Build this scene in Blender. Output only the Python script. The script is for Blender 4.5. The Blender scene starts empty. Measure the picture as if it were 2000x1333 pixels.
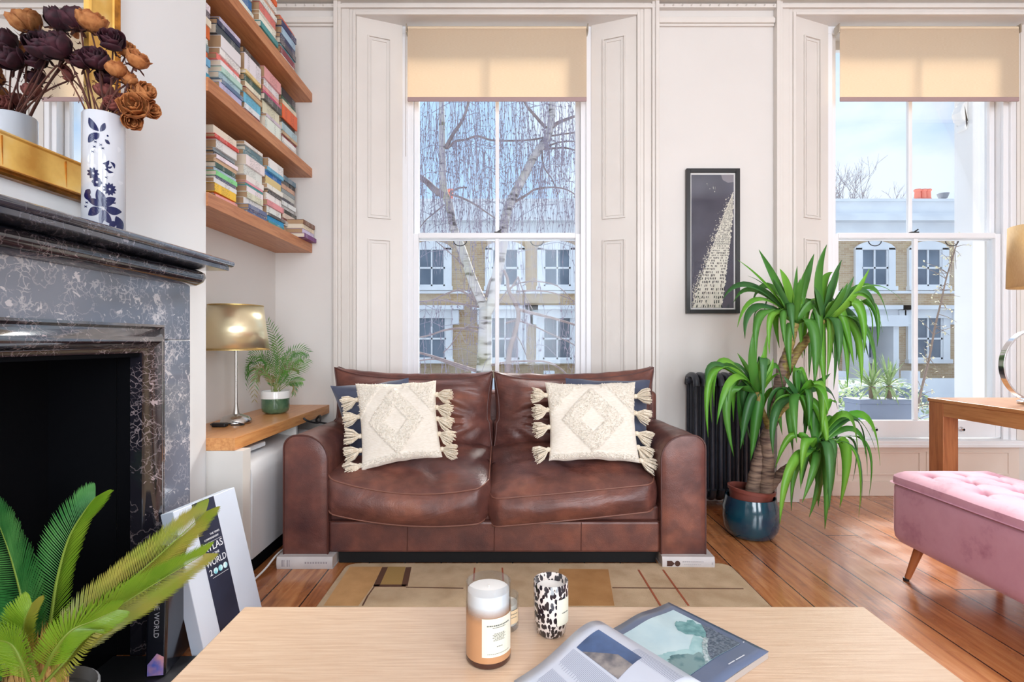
import bpy, bmesh, math, random
from mathutils import Vector, Matrix, noise, Quaternion
R = random.Random(7)
PI = math.pi
CX, CY, F, H, WY = 992.0, 668.0, 1000.0, 1.05, 3.4   # vanishing point, focal length in px, eye height, distance to window wall

def P(px, py, d):
    """point of the photograph at distance d in front of the lens plane"""
    return Vector(((px - CX) / F * d, d - WY, H - (py - CY) / F * d))
def srgb(r, g=None, b=None):
    f = lambda c: (c / 255 / 12.92) if c / 255 <= .04045 else ((c / 255 + .055) / 1.055) ** 2.4
    if g is None: r, g, b = r
    return (f(r), f(g), f(b), 1)

# ---------------------------------------------------------------- camera, world, light, exposure
sc = bpy.context.scene
COL = sc.collection
cam = bpy.data.cameras.new('camera'); camo = bpy.data.objects.new('camera', cam); COL.objects.link(camo)
cam.sensor_width = 36; cam.lens = 36 * F / 2000; cam.clip_start = .02; cam.clip_end = 300
camo.location = (0, -WY, H); camo.rotation_euler = (PI / 2, 0, 0)
cam.shift_x = (1000 - CX) / 2000; cam.shift_y = (CY - 666.5) / 2000
sc.camera = camo
sc.view_settings.view_transform = 'Standard'; sc.view_settings.look = 'None'
sc.view_settings.exposure = 0.0; sc.view_settings.gamma = 1; sc.view_settings.use_curve_mapping = False

w = bpy.data.worlds.new('sky'); sc.world = w; w.use_nodes = True
nt = w.node_tree; nt.nodes.clear()
tc = nt.nodes.new('ShaderNodeTexCoord'); mp = nt.nodes.new('ShaderNodeMapping'); mp.inputs['Scale'].default_value = (2.2, 2.2, 5)
mp.inputs['Location'].default_value = (.4, 0, .3)
nz = nt.nodes.new('ShaderNodeTexNoise'); nz.inputs['Scale'].default_value = 1.3; nz.inputs['Detail'].default_value = 6
rp = nt.nodes.new('ShaderNodeValToRGB'); rp.color_ramp.elements[0].position = .40; rp.color_ramp.elements[1].position = .60
rp.color_ramp.elements[0].color = srgb(152, 180, 210); rp.color_ramp.elements[1].color = srgb(194, 203, 214)
bg = nt.nodes.new('ShaderNodeBackground'); bg.inputs['Strength'].default_value = 1.9
ow = nt.nodes.new('ShaderNodeOutputWorld')
nt.links.new(tc.outputs['Generated'], mp.inputs['Vector']); nt.links.new(mp.outputs[0], nz.inputs['Vector'])
nt.links.new(nz.outputs['Fac'], rp.inputs['Fac']); nt.links.new(rp.outputs[0], bg.inputs['Color']); nt.links.new(bg.outputs[0], ow.inputs[0])

def light(name, kind, loc, direction, energy, color, **kw):
    l = bpy.data.lights.new(name, kind); l.energy = energy; l.color = color
    for k, v in kw.items(): setattr(l, k, v)
    o = bpy.data.objects.new(name, l); COL.objects.link(o); o.location = loc
    o.rotation_euler = Vector(direction).to_track_quat('-Z', 'Y').to_euler(); return o
light('sun', 'SUN', (3, 8, 8), (-.46, -1, -.92), 10, (1, .95, .88), angle=.3)
# fill lamps added outside the unseen rear wall to brighten the room
for i, x in enumerate((.3, 2.6)):
    light('rear_fill', 'AREA', (x, -6.05, 1.75), (0, 1, -.08), 150, (.87, .93, 1.0), shape='RECTANGLE', size=1.5, size_y=2.7)

# ---------------------------------------------------------------- materials
MATS = {}
def newmat(name):
    m = bpy.data.materials.new(name); m.use_nodes = True
    n = m.node_tree; b = n.nodes['Principled BSDF']; MATS[name] = m
    return m, n, b
def N(n, t, **kw):
    x = n.nodes.new('ShaderNode' + t)
    for k, v in kw.items():
        if k in x.inputs: x.inputs[k].default_value = v
        else: setattr(x, k, v)
    return x
def coords(n, kind='Object', scale=(1, 1, 1), rot=(0, 0, 0), loc=(0, 0, 0)):
    t = N(n, 'TexCoord'); m = N(n, 'Mapping'); m.inputs['Scale'].default_value = scale
    m.inputs['Rotation'].default_value = rot; m.inputs['Location'].default_value = loc
    n.links.new(t.outputs[kind], m.inputs[0]); return m.outputs[0]
def ramp(n, fac, stops, interp='LINEAR'):
    r = N(n, 'ValToRGB'); r.color_ramp.interpolation = interp
    e = r.color_ramp.elements
    while len(e) < len(stops): e.new(.5)
    for i, (p, c) in enumerate(stops): e[i].position = p; e[i].color = c if len(c) == 4 else srgb(*c)
    n.links.new(fac, r.inputs[0]); return r.outputs[0]
def mixc(n, fac, a, b, mode='MIX'):
    m = N(n, 'Mix'); m.data_type = 'RGBA'; m.blend_type = mode
    for k, v in ((0, fac), (6, a), (7, b)):
        if isinstance(v, (int, float)): m.inputs[k].default_value = v
        elif isinstance(v, tuple): m.inputs[k].default_value = v
        else: n.links.new(v, m.inputs[k])
    return m.outputs[2]
def math_(n, op, a, b=0.0, c=0.0):
    m = N(n, 'Math'); m.operation = op
    for k, v in ((0, a), (1, b), (2, c)):
        if isinstance(v, (int, float)): m.inputs[k].default_value = v
        else: n.links.new(v, m.inputs[k])
    return m.outputs[0]
def bump(n, b, h, strength=.3, dist=.01):
    k = N(n, 'Bump'); k.inputs['Strength'].default_value = strength; k.inputs['Distance'].default_value = dist
    n.links.new(h, k.inputs['Height']); n.links.new(k.outputs[0], b.inputs['Normal'])
def mat(name, col, rough=.5, metal=0, col2=None, scale=8, stretch=(1, 1, 1), lo=.35, hi=.65, detail=4, bmp=0, bscale=None,
        bdist=.003, trans=0, sheen=0, coat=0, spec=None, thin=0, emit=0):
    if name in MATS: return MATS[name]
    m, n, b = newmat(name)
    b.inputs['Base Color'].default_value = srgb(*col); b.inputs['Roughness'].default_value = rough
    b.inputs['Metallic'].default_value = metal
    if spec is not None: b.inputs['Specular IOR Level'].default_value = spec
    if sheen: b.inputs['Sheen Weight'].default_value = sheen; b.inputs['Sheen Roughness'].default_value = .4
    if coat: b.inputs['Coat Weight'].default_value = coat; b.inputs['Coat Roughness'].default_value = .08
    if trans: b.inputs['Transmission Weight'].default_value = trans
    if col2:
        v = coords(n, scale=stretch); z = N(n, 'TexNoise'); z.inputs['Scale'].default_value = scale; z.inputs['Detail'].default_value = detail
        n.links.new(v, z.inputs['Vector'])
        c = ramp(n, z.outputs['Fac'], [(lo, srgb(*col)), (hi, srgb(*col2))]); n.links.new(c, b.inputs['Base Color'])
    if bmp:
        v = coords(n, scale=stretch); z = N(n, 'TexNoise'); z.inputs['Scale'].default_value = bscale or scale; z.inputs['Detail'].default_value = 5
        n.links.new(v, z.inputs['Vector']); bump(n, b, z.outputs['Fac'], bmp, bdist)
    if thin:   # light passing through a thin leaf or cloth
        out = n.nodes['Material Output']; t = N(n, 'BsdfTranslucent'); mx = N(n, 'MixShader'); mx.inputs[0].default_value = thin
        src = b.inputs['Base Color']
        if src.is_linked: n.links.new(src.links[0].from_socket, t.inputs[0])
        else: t.inputs[0].default_value = src.default_value
        n.links.new(b.outputs[0], mx.inputs[1]); n.links.new(t.outputs[0], mx.inputs[2]); n.links.new(mx.outputs[0], out.inputs[0])
    return m
def wood(name, a, b_, axis=0, scale=14, rough=.35, bmp=.15, coat=0, dens=14):
    if name in MATS: return MATS[name]
    m, n, b = newmat(name)
    s = [dens, dens, dens]; s[axis] = 1.0
    v = coords(n, scale=tuple(s))
    z = N(n, 'TexNoise'); z.inputs['Scale'].default_value = scale * .35; z.inputs['Detail'].default_value = 7; z.inputs['Roughness'].default_value = .65
    z.inputs['Distortion'].default_value = .4
    n.links.new(v, z.inputs['Vector'])
    z2 = N(n, 'TexNoise'); z2.inputs['Scale'].default_value = 2.2; v2 = coords(n); n.links.new(v2, z2.inputs['Vector'])
    c = ramp(n, z.outputs['Fac'], [(.3, srgb(*b_)), (.62, srgb(*a))])
    c = mixc(n, math_(n, 'MULTIPLY', z2.outputs['Fac'], .35), c, srgb(*b_)); n.links.new(c, b.inputs['Base Color'])
    b.inputs['Roughness'].default_value = rough
    if coat: b.inputs['Coat Weight'].default_value = coat; b.inputs['Coat Roughness'].default_value = .15
    if bmp: bump(n, b, z.outputs['Fac'], bmp, .002)
    return m

wall_white = mat('wall_paint', (222, 217, 212), .6, col2=(218, 213, 208), scale=1.2, bmp=.05, bscale=60)
trim_white = mat('trim_paint', (224, 218, 211), .38, col2=(218, 211, 204), scale=2)
sash_white = mat('sash_paint', (236, 236, 238), .35)
pink_white = mat('dado_paint', (226, 208, 194), .4, col2=(232, 218, 206), scale=2)
ceil_white = mat('ceiling_paint', (240, 239, 236), .7)

# ---------------------------------------------------------------- mesh builder
class MB:
    def __init__(s): s.v = []; s.f = []; s.m = []; s.mi = 0
    def add(s, vs, fs):
        o = len(s.v); s.v += [Vector(v) for v in vs]; s.f += [tuple(i + o for i in f) for f in fs]; s.m += [s.mi] * len(fs); return s
    def box(s, x0, x1, y0, y1, z0, z1, M=None):
        vs = [Vector((x, y, z)) for z in (z0, z1) for y in (y0, y1) for x in (x0, x1)]
        if M: vs = [M @ v for v in vs]
        return s.add(vs, [(0, 2, 3, 1), (4, 5, 7, 6), (0, 1, 5, 4), (2, 6, 7, 3), (0, 4, 6, 2), (1, 3, 7, 5)])
    def prism(s, poly, a, b, axis='z', M=None):
        """poly in the plane perpendicular to axis, extruded from a to b"""
        def q(p, h):
            v = {'z': (p[0], p[1], h), 'y': (p[0], h, p[1]), 'x': (h, p[0], p[1])}[axis]
            v = Vector(v); return M @ v if M else v
        n = len(poly); vs = [q(p, a) for p in poly] + [q(p, b) for p in poly]
        fs = [(i, (i + 1) % n, n + (i + 1) % n, n + i) for i in range(n)] + [tuple(range(n))[::-1], tuple(range(n, 2 * n))]
        return s.add(vs, fs)
    def tube(s, pts, r, n=8, cap=True, flat=1.0):
        pts = [Vector(p) for p in pts]; k = len(pts)
        rs = r if isinstance(r, (list, tuple)) else [r] * k
        vs = []; up = None
        for i, p in enumerate(pts):
            t = (pts[min(i + 1, k - 1)] - pts[max(i - 1, 0)])
            t = t.normalized() if t.length > 1e-9 else Vector((0, 0, 1))
            if up is None: up = Vector((0, 0, 1)) if abs(t.z) < .9 else Vector((1, 0, 0))
            a = (up - t * up.dot(t)); a = a.normalized() if a.length > 1e-6 else t.orthogonal().normalized()
            up = a; b = t.cross(a)
            for j in range(n):
                an = 2 * PI * j / n; vs.append(p + (a * math.cos(an) * flat + b * math.sin(an)) * rs[i])
        fs = [(i * n + j, i * n + (j + 1) % n, (i + 1) * n + (j + 1) % n, (i + 1) * n + j) for i in range(k - 1) for j in range(n)]
        if cap: fs += [tuple(range(n))[::-1], tuple(range((k - 1) * n, k * n))]
        return s.add(vs, fs)
    def lathe(s, prof, c=(0, 0, 0), n=32, sx=1, sy=1, M=None, capb=True, capt=False):
        c = Vector(c); vs = []
        for (r, z) in prof:
            for j in range(n):
                an = 2 * PI * j / n; v = Vector((math.cos(an) * r * sx, math.sin(an) * r * sy, z))
                vs.append((M @ v if M else v) + c)
        k = len(prof)
        fs = [(i * n + j, i * n + (j + 1) % n, (i + 1) * n + (j + 1) % n, (i + 1) * n + j) for i in range(k - 1) for j in range(n)]
        if capb: fs.append(tuple(range(n))[::-1])
        if capt: fs.append(tuple(range((k - 1) * n, k * n)))
        return s.add(vs, fs)
    def grid(s, fn, nu, nv, closeu=False):
        vs = [fn(i / nu, j / nv) for j in range(nv + 1) for i in range(nu + (0 if closeu else 1))]
        W = nu if closeu else nu + 1
        fs = [(j * W + i, j * W + (i + 1) % W, (j + 1) * W + (i + 1) % W, (j + 1) * W + i) for j in range(nv) for i in range(nu)]
        return s.add(vs, fs)
    def build(s, name, mats, parent=None, bevel=0, seg=2, smooth=False, solid=0, sub=0, auto=None, origin=None):
        me = bpy.data.meshes.new(name); o = bpy.data.objects.new(name, me); COL.objects.link(o)
        if parent: org = wloc(parent)
        elif origin is not None: org = Vector(origin)
        else:
            xs = [v.x for v in s.v]; ys = [v.y for v in s.v]; zs = [v.z for v in s.v]
            org = Vector(((min(xs) + max(xs)) / 2, (min(ys) + max(ys)) / 2, min(zs)))
        me.from_pydata([tuple(v - org) for v in s.v], [], s.f)
        ml = mats if isinstance(mats, (list, tuple)) else [mats]
        for m_ in ml: me.materials.append(m_)
        if len(ml) > 1: me.polygons.foreach_set('material_index', s.m)
        bm = bmesh.new(); bm.from_mesh(me); bmesh.ops.recalc_face_normals(bm, faces=bm.faces)
        if smooth:
            for f in bm.faces: f.smooth = True
        bm.to_mesh(me); bm.free(); me.update()
        if auto is not None: me.shade_smooth(); me.set_sharp_from_angle(angle=math.radians(auto))
        if parent: o.parent = parent
        else: o.location = org
        if bevel:
            md = o.modifiers.new('bevel', 'BEVEL'); md.width = bevel; md.segments = seg; md.limit_method = 'ANGLE'; md.angle_limit = .6
        if solid:
            md = o.modifiers.new('solid', 'SOLIDIFY'); md.thickness = solid; md.offset = 0
        if sub:
            md = o.modifiers.new('sub', 'SUBSURF'); md.levels = sub; md.render_levels = sub
        return o
def wloc(o):
    v = Vector(o.location)
    while o.parent: o = o.parent; v = v + o.location
    return v
def tag(o, label, cat, group=None, kind=None):
    o['label'] = label; o['category'] = cat
    if group: o['group'] = group
    if kind: o['kind'] = kind
    return o
def thing(name, label, cat, loc, group=None):
    o = bpy.data.objects.new(name, None); COL.objects.link(o); o.location = loc; o.empty_display_size = .05
    return tag(o, label, cat, group)
def struct(o): o['kind'] = 'structure'; return o
def text_mesh(s, body, size, M, depth=.0004, align='CENTER'):
    c = bpy.data.curves.new('t', 'FONT'); c.body = body; c.size = size; c.align_x = align; c.align_y = 'CENTER'; c.extrude = depth; c.resolution_u = 3
    o = bpy.data.objects.new('t', c); COL.objects.link(o)
    dg = bpy.context.evaluated_depsgraph_get(); me = bpy.data.meshes.new_from_object(o.evaluated_get(dg))
    s.add([M @ v.co for v in me.vertices], [tuple(p.vertices) for p in me.polygons])
    bpy.data.objects.remove(o); bpy.data.curves.remove(c); bpy.data.meshes.remove(me)
def frame_matrix(o, x, y):
    """matrix whose x axis is x, y axis is y, origin o"""
    x = Vector(x).normalized(); y = Vector(y); y = (y - x * y.dot(x)).normalized(); z = x.cross(y)
    return Matrix(((x.x, y.x, z.x, o[0]), (x.y, y.y, z.y, o[1]), (x.z, y.z, z.z, o[2]), (0, 0, 0, 1)))
def bez(a, b, c, t): return a * (1 - t) ** 2 + b * 2 * t * (1 - t) + c * t * t
def smooth_path(pts, n=6):
    pts = [Vector(p) for p in pts]; out = []
    for i in range(len(pts) - 1):
        p0 = pts[max(i - 1, 0)]; p1 = pts[i]; p2 = pts[i + 1]; p3 = pts[min(i + 2, len(pts) - 1)]
        for k in range(n):
            t = k / n
            out.append(.5 * ((2 * p1) + (p2 - p0) * t + (2 * p0 - 5 * p1 + 4 * p2 - p3) * t * t + (3 * p1 - p0 - 3 * p2 + p3) * t ** 3))
    out.append(pts[-1]); return out
# ================================================================ the room
ZT = 3.212          # soffit of the window recesses
ZC = 3.62           # ceiling
XR = 4.5; XL = -1.544; XB = -1.309; YB = -1.181; YR = -5.9
# floor boards
m, n, b = newmat('floor_boards')
t = N(n, 'TexCoord'); sp = N(n, 'SeparateXYZ'); g = N(n, 'NewGeometry'); n.links.new(g.outputs['Position'], sp.inputs[0])
fx = math_(n, 'DIVIDE', math_(n, 'SUBTRACT', sp.outputs['X'], .02 - 17), .17)
idx = math_(n, 'FLOOR', fx); fr = math_(n, 'FRACT', fx)
wn = N(n, 'TexWhiteNoise'); wn.noise_dimensions = '1D'; n.links.new(idx, wn.inputs['W'])
fy = math_(n, 'ADD', math_(n, 'DIVIDE', sp.outputs['Y'], 2.6), math_(n, 'MULTIPLY', wn.outputs['Value'], 7.31))
idy = math_(n, 'FLOOR', fy); fry = math_(n, 'FRACT', fy)
wn2 = N(n, 'TexWhiteNoise'); wn2.noise_dimensions = '2D'; cb = N(n, 'CombineXYZ'); n.links.new(idx, cb.inputs[0]); n.links.new(idy, cb.inputs[1]); n.links.new(cb.outputs[0], wn2.inputs['Vector'])
gap = math_(n, 'MAXIMUM', math_(n, 'LESS_THAN', fr, .036), math_(n, 'LESS_THAN', fry, .0022))
off = N(n, 'VectorMath'); off.operation = 'MULTIPLY_ADD'; n.links.new(g.outputs['Position'], off.inputs[0]); off.inputs[1].default_value = (9, .9, 1)
cb2 = N(n, 'CombineXYZ'); n.links.new(math_(n, 'MULTIPLY', wn2.outputs['Value'], 40), cb2.inputs[1]); n.links.new(cb2.outputs[0], off.inputs[2])
gr = N(n, 'TexNoise'); gr.inputs['Scale'].default_value = 3.2; gr.inputs['Detail'].default_value = 7; gr.inputs['Roughness'].default_value = .6; gr.inputs['Distortion'].default_value = .9
n.links.new(off.outputs[0], gr.inputs['Vector'])
c = ramp(n, gr.outputs['Fac'], [(.25, srgb(126, 70, 38)), (.5, srgb(190, 122, 72)), (.75, srgb(218, 156, 102))])
c = mixc(n, math_(n, 'MULTIPLY', wn2.outputs['Value'], .45), c, srgb(138, 68, 34))
bl = N(n, 'TexNoise'); bl.inputs['Scale'].default_value = 5; bl.inputs['Detail'].default_value = 3; n.links.new(g.outputs['Position'], bl.inputs['Vector'])
c = mixc(n, ramp(n, bl.outputs['Fac'], [(.66, srgb(0, 0, 0)), (.74, srgb(150, 150, 150))]), c, srgb(70, 32, 18))
c = mixc(n, gap, c, srgb(22, 10, 6)); n.links.new(c, b.inputs['Base Color'])
rr = ramp(n, bl.outputs['Fac'], [(.3, (.16, .16, .16, 1)), (.7, (.34, .34, .34, 1))]); n.links.new(rr, b.inputs['Roughness'])
bump(n, b, math_(n, 'SUBTRACT', math_(n, 'MULTIPLY', gr.outputs['Fac'], .25), gap), .35, .004)
b.inputs['Coat Weight'].default_value = .55; b.inputs['Coat Roughness'].default_value = .2
floor = struct(MB().box(-1.75, XR + .2, -6.1, .36, -.08, 0).build('floor', m))
struct(MB().box(-1.75, XR + .2, -6.1, .36, ZC, ZC + .08).build('ceiling', ceil_white))

W1, W2 = -.0754, 2.834           # window centres
HO, HI = .93, .647               # half opening at the wall face / at the window frame
wl = MB()
for a, b_ in ((XL - .15, W1 - HO), (W1 + HO, W2 - HO), (W2 + HO, XR + .15)): wl.box(a, b_, 0, .105, 0, ZC)
for c_ in (W1, W2): wl.box(c_ - HO, c_ + HO, 0, .105, ZT, ZC)
for a, b_ in ((XL - .15, W1 - HI), (W1 + HI, W2 - HI), (W2 + HI, XR + .15)): wl.box(a, b_, .105, .34, 0, ZC)
for c_ in (W1, W2): wl.box(c_ - HI, c_ + HI, .105, .34, ZT, ZC); wl.box(c_ - HI, c_ + HI, .16, .34, 0, .36)
struct(wl.build('wall_front', wall_white))
struct(MB().box(XL - .15, XL, -6.05, 0, 0, ZC).build('wall_left', wall_white))
struct(MB().box(XR, XR + .15, -6.05, 0, 0, ZC).build('wall_right', wall_white))
# unseen rear wall, two window openings added to let the fill lamps in
rw = MB()
for a, b_ in ((XL, -.45), (1.05, 1.85), (3.35, XR)): rw.box(a, b_, -6.0, YR, 0, ZC)
for a, b_ in ((-.45, 1.05), (1.85, 3.35)): rw.box(a, b_, -6.0, YR, 0, .35); rw.box(a, b_, -6.0, YR, 3.15, ZC)
struct(rw.build('unseen_wall_rear', wall_white))
for k, (a, b_) in enumerate(((-.45, 1.05), (1.85, 3.35))):
    f = MB(); f.box(a, a + .06, -5.98, -5.93, .35, 3.15).box(b_ - .06, b_, -5.98, -5.93, .35, 3.15).box(a, b_, -5.98, -5.93, .35, .43).box(a, b_, -5.98, -5.93, 3.08, 3.15).box(a, b_, -5.98, -5.93, 1.72, 1.78).box((a + b_) / 2 - .02, (a + b_) / 2 + .02, -5.98, -5.93, .35, 3.15)
    struct(f.build('window_%d' % (k + 3), sash_white))
# chimney breast round the fire opening
D0, D1 = .72, 1.715   # fire opening, distance from lens
cbm = MB(); y = lambda d: d - WY
cbm.box(XL, XB, y(D1), YB, 0, ZC).box(XL, XB, y(.2), y(D0), 0, ZC).box(XL, XB, y(D0), y(D1), 1.045, ZC)
struct(cbm.build('wall_chimney', mat('breast_paint', (230, 231, 232), .6, bmp=.05, bscale=60)))

# window frames, sashes, linings
glass, n, b = newmat('window_glass')
out = n.nodes['Material Output']; n.nodes.remove(b)
tr = N(n, 'BsdfTransparent'); gl = N(n, 'BsdfGlossy'); gl.inputs['Roughness'].default_value = .02
tr.inputs[0].default_value = (.96, .975, .985, 1)
fz = N(n, 'Fresnel'); fz.inputs[0].default_value = 1.45; mx = N(n, 'MixShader')
n.links.new(math_(n, 'MULTIPLY', fz.outputs[0], .3), mx.inputs[0]); n.links.new(tr.outputs[0], mx.inputs[1]); n.links.new(gl.outputs[0], mx.inputs[2]); n.links.new(mx.outputs[0], out.inputs[0])
iron = mat('dark_iron', (52, 50, 52), .4, .6)
def window(k, c):
    ys, yu = .165, .215
    root = bpy.data.objects.new('window_%d' % k, None); COL.objects.link(root); root.location = (c, .1, .36); root['kind'] = 'structure'
    fr = MB()
    for s in (-1, 1):
        a, b_ = sorted((c + s * .588, c + s * .66)); fr.box(a, b_, .142, .26, .36, ZT - .05)
        a, b_ = sorted((c + s * .577, c + s * .6601)); fr.box(a, b_, .124, .142, .36, ZT - .05)
        a, b_ = sorted((c + s * .612, c + s * .6602)); fr.box(a, b_, .1055, .124, .36, ZT - .05)
    fr.box(c - .66, c + .66, .1055, .26, ZT - .05, ZT)
    fr.build('window_frame', sash_white, root, bevel=.003)
    lo = MB(); hw = .585
    lo.box(c - hw, c - hw + .042, ys - .02, ys + .02, .385, 1.80).box(c + hw - .042, c + hw, ys - .02, ys + .02, .385, 1.80)
    lo.box(c - hw + .042, c + hw - .042, ys - .02, ys + .02, .385, .505).box(c - hw + .042, c + hw - .042, ys - .022, ys + .02, 1.768, 1.805).box(c - .014, c + .014, ys - .012, ys + .016, .505, 1.768)
    lo.build('lower_sash', sash_white, root, bevel=.004)
    up = MB()
    up.box(c - hw, c - hw + .035, yu - .02, yu + .02, 1.765, 3.17).box(c + hw - .035, c + hw, yu - .02, yu + .02, 1.765, 3.17)
    up.box(c - hw + .035, c + hw - .035, yu - .02, yu + .02, 3.10, 3.17).box(c - hw + .035, c + hw - .035, yu - .02, yu + .02, 1.765, 1.80).box(c - .013, c + .013, yu - .012, yu + .016, 1.80, 3.10)
    up.build('upper_sash', sash_white, root, bevel=.004)
    for x0, x1 in ((c - hw + .04, c - .013), (c + .013, c + hw - .04)):
        MB().box(x0, x1, ys, ys + .004, .50, 1.77).build('pane', glass, root)
        MB().box(x0, x1, yu, yu + .004, 1.79, 3.11).build('pane', glass, root)
    sl = MB().box(c - HI - .01, c + HI + .01, .06, .165, .352, .378).box(c - HI - .02, c + HI + .02, .05, .12, .335, .356)
    sl.build('window_sill', sash_white, root, bevel=.004)
    # dado panel below the sill
    dp = MB().box(c - HO + .26, c + HO - .26, .095, .16, 0, .345).box(c - HI + .02, c + HI - .02, .08, .1, 0, .10)
    for a in (-HI + .06, .02):
        x0, x1 = c + a, c + a + HI - .08
        for r_ in ((x0, x1, .14, .15), (x0, x1, .29, .30), (x0, x0 + .01, .15, .29), (x1 - .01, x1, .15, .29)): dp.box(r_[0], r_[1], .088, .1, r_[2], r_[3])
    dp.build('dado_panel', pink_white, root, bevel=.003)
    # wire pulls under the meeting rail, catch and sash lifts
    for s in (-1, 1):
        pc = Vector((c + s * .27 + .01, ys + .03, 1.757))
        MB().tube([pc + Vector((math.cos(a) * .045, -.004, .0 + (math.sin(a) * .034 if math.sin(a) < 0 else 0))) for a in [PI + i * PI / 10 for i in range(11)]], .0035, 6).build('sash_pull', iron, root)
        MB().lathe([(.018, 0), (.018, .006), (.01, .014), (.013, .024), (.008, .028)], (c + s * .30, ys - .02, .445), 12, M=Matrix.Rotation(PI / 2, 4, 'X')).build('lift_knob', MATS.get('chrome') or mat('chrome', (214, 214, 218), .12, 1), root)
    MB().box(c - .02, c + .03, ys + .0, ys + .03, 1.805, 1.818).tube([(c + .0, ys + .01, 1.815), (c + .03, ys + .01, 1.835)], .005, 6).build('sash_catch', iron, root)
    # shutter linings on the splayed reveal
    for s in (-1, 1):
        A = Vector((c + s * HO, 0, 0)); B = Vector((c + s * HI, .105, 0)); e = (B - A); L = e.length; e.normalize(); nrm = Vector((-s * e.y * 1, s * e.x, 0)) * 1
        nrm = Vector((e.y, -e.x, 0)) ; nrm = nrm if nrm.y < 0 else -nrm
        M = Matrix(((e.x, nrm.x, 0, A.x), (e.y, nrm.y, 0, A.y), (0, 0, 1, 0), (0, 0, 0, 1)))
        sm = MB(); sm.prism([(A.x, .0), (B.x, .105), (A.x + s * .01, .105)], 0, ZT, 'z')
        sm.box(0, L, 0, .006, 0, ZT, M)
        for z0, z1 in ((1.88, 3.10), (.42, 1.74)):
            for i, (u, q) in enumerate(((.0, .012), (.02, .006))):
                u0, u1, a0, a1 = .24 * L + u, .74 * L - u, z0 + u, z1 - u; w_ = .008
                for r_ in ((u0, u1, a0, a0 + w_), (u0, u1, a1 - w_, a1), (u0, u0 + w_, a0 + w_, a1 - w_), (u1 - w_, u1, a0 + w_, a1 - w_)): sm.box(r_[0], r_[1], .004, .006 + q, r_[2], r_[3], M)
        sm.build('shutter', trim_white, root)
    return root
window(1, W1); window(2, W2)
# architraves, picture rail, cornice, skirting
for k, c in ((1, W1), (2, W2)):
    ar = MB()
    for (o0, o1, t_) in ((0, .02, .022), (.02, .045, .014), (.045, .095, .018), (.095, .115, .034), (.115, .140, .044)):
        for s in (-1, 1):
            a, b_ = sorted((c + s * (HO + o0), c + s * (HO + o1))); ar.box(a, b_, -t_, .001, .0, ZT + o1)
        ar.box(c - HO - o0, c + HO + o0, -t_, .001, ZT + o0, ZT + o1)
    for s in (-1, 1):
        a, b_ = sorted((c + s * (HO - .004), c + s * (HO + .146))); ar.box(a, b_, -.052, 0, 0, .23)
    struct(ar.build('trim_%d' % k, trim_white, bevel=.003))
segs = ((XL, W1 - HO - .142), (W1 + HO + .142, W2 - HO - .142), (W2 + HO + .142, XR))
pr = MB(); co = MB()
for a, b_ in segs:
    pr.box(a, b_, -.016, .001, 3.14, 3.155).box(a, b_, -.03, .001, 3.155, 3.185).box(a, b_, -.02, .001, 3.185, 3.2)
co.box(XL, XR, -.035, .001, 3.375 - .125, 3.275)
for a, b_ in segs:
    x = a + .03
    while x < b_: co.lathe([(.007, 0), (.005, .005)], (x, -.036, 3.263), 6, M=Matrix.Rotation(PI / 2, 4, 'X')); x += .06
co.box(XL, XR, -.07, .001, 3.29, 3.33).box(XL, XR, -.12, .001, 3.34, 3.44).box(XL, XR, -.2, .001, 3.46, 3.6)
struct(pr.build('trim_3', trim_white, bevel=.003)); struct(co.build('trim_4', trim_white, bevel=.004))
bb = MB()
for a, b_ in segs: bb.box(a, b_, -.02, .001, 0, .17).box(a, b_, -.028, .001, 0, .02).box(a, b_, -.013, .001, .17, .19)
struct(bb.build('baseboard_front', trim_white, bevel=.003))
struct(MB().box(XR - .02, XR, -5.9, 0, 0, .19).build('baseboard_right', trim_white, bevel=.003))

# roller blinds
cloth = mat('blind_cloth', (236, 221, 201), .8, col2=(231, 214, 191), scale=60, stretch=(1, 1, 8), thin=.58)
barm = mat('blind_bar', (168, 140, 138), .5); brk = mat('bracket_metal', (190, 180, 165), .35, .7)
for c, side in ((W1, 'behind the sofa'), (W2, 'behind the tall green plant')):
    bl = thing('roller_blind', 'cream roller blind pulled a little way down over the window ' + side, 'blind', (c, .045, 2.67), 'cream roller blinds')
    x0, x1 = (c - .60, c + .605)
    MB().box(x0, x1, .045, .0466, 2.695, 3.16).build('fabric', cloth, bl)
    MB().box(x0, x1, .041, .051, 2.668, 2.697).build('bottom_bar', barm, bl, bevel=.004)
    MB().tube([(x0, .062, 3.165), (x1, .062, 3.165)], .017, 16).build('roller', mat('roller_cloth', (226, 205, 175), .6), bl, auto=40)
    for x in (x0 - .012, x1 + .004):
        MB().box(x, x + .008, .035, .09, 3.13, 3.19).build('bracket', brk, bl, bevel=.003)
    MB().tube([(x0 - .012, .05, 3.15), (x0 - .014, .05, 2.3)] if c == W1 else [(x1 + .014, .05, 3.15), (x1 + .016, .05, .5)], .0015, 5).build('pull_cord', brk, bl)
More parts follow.
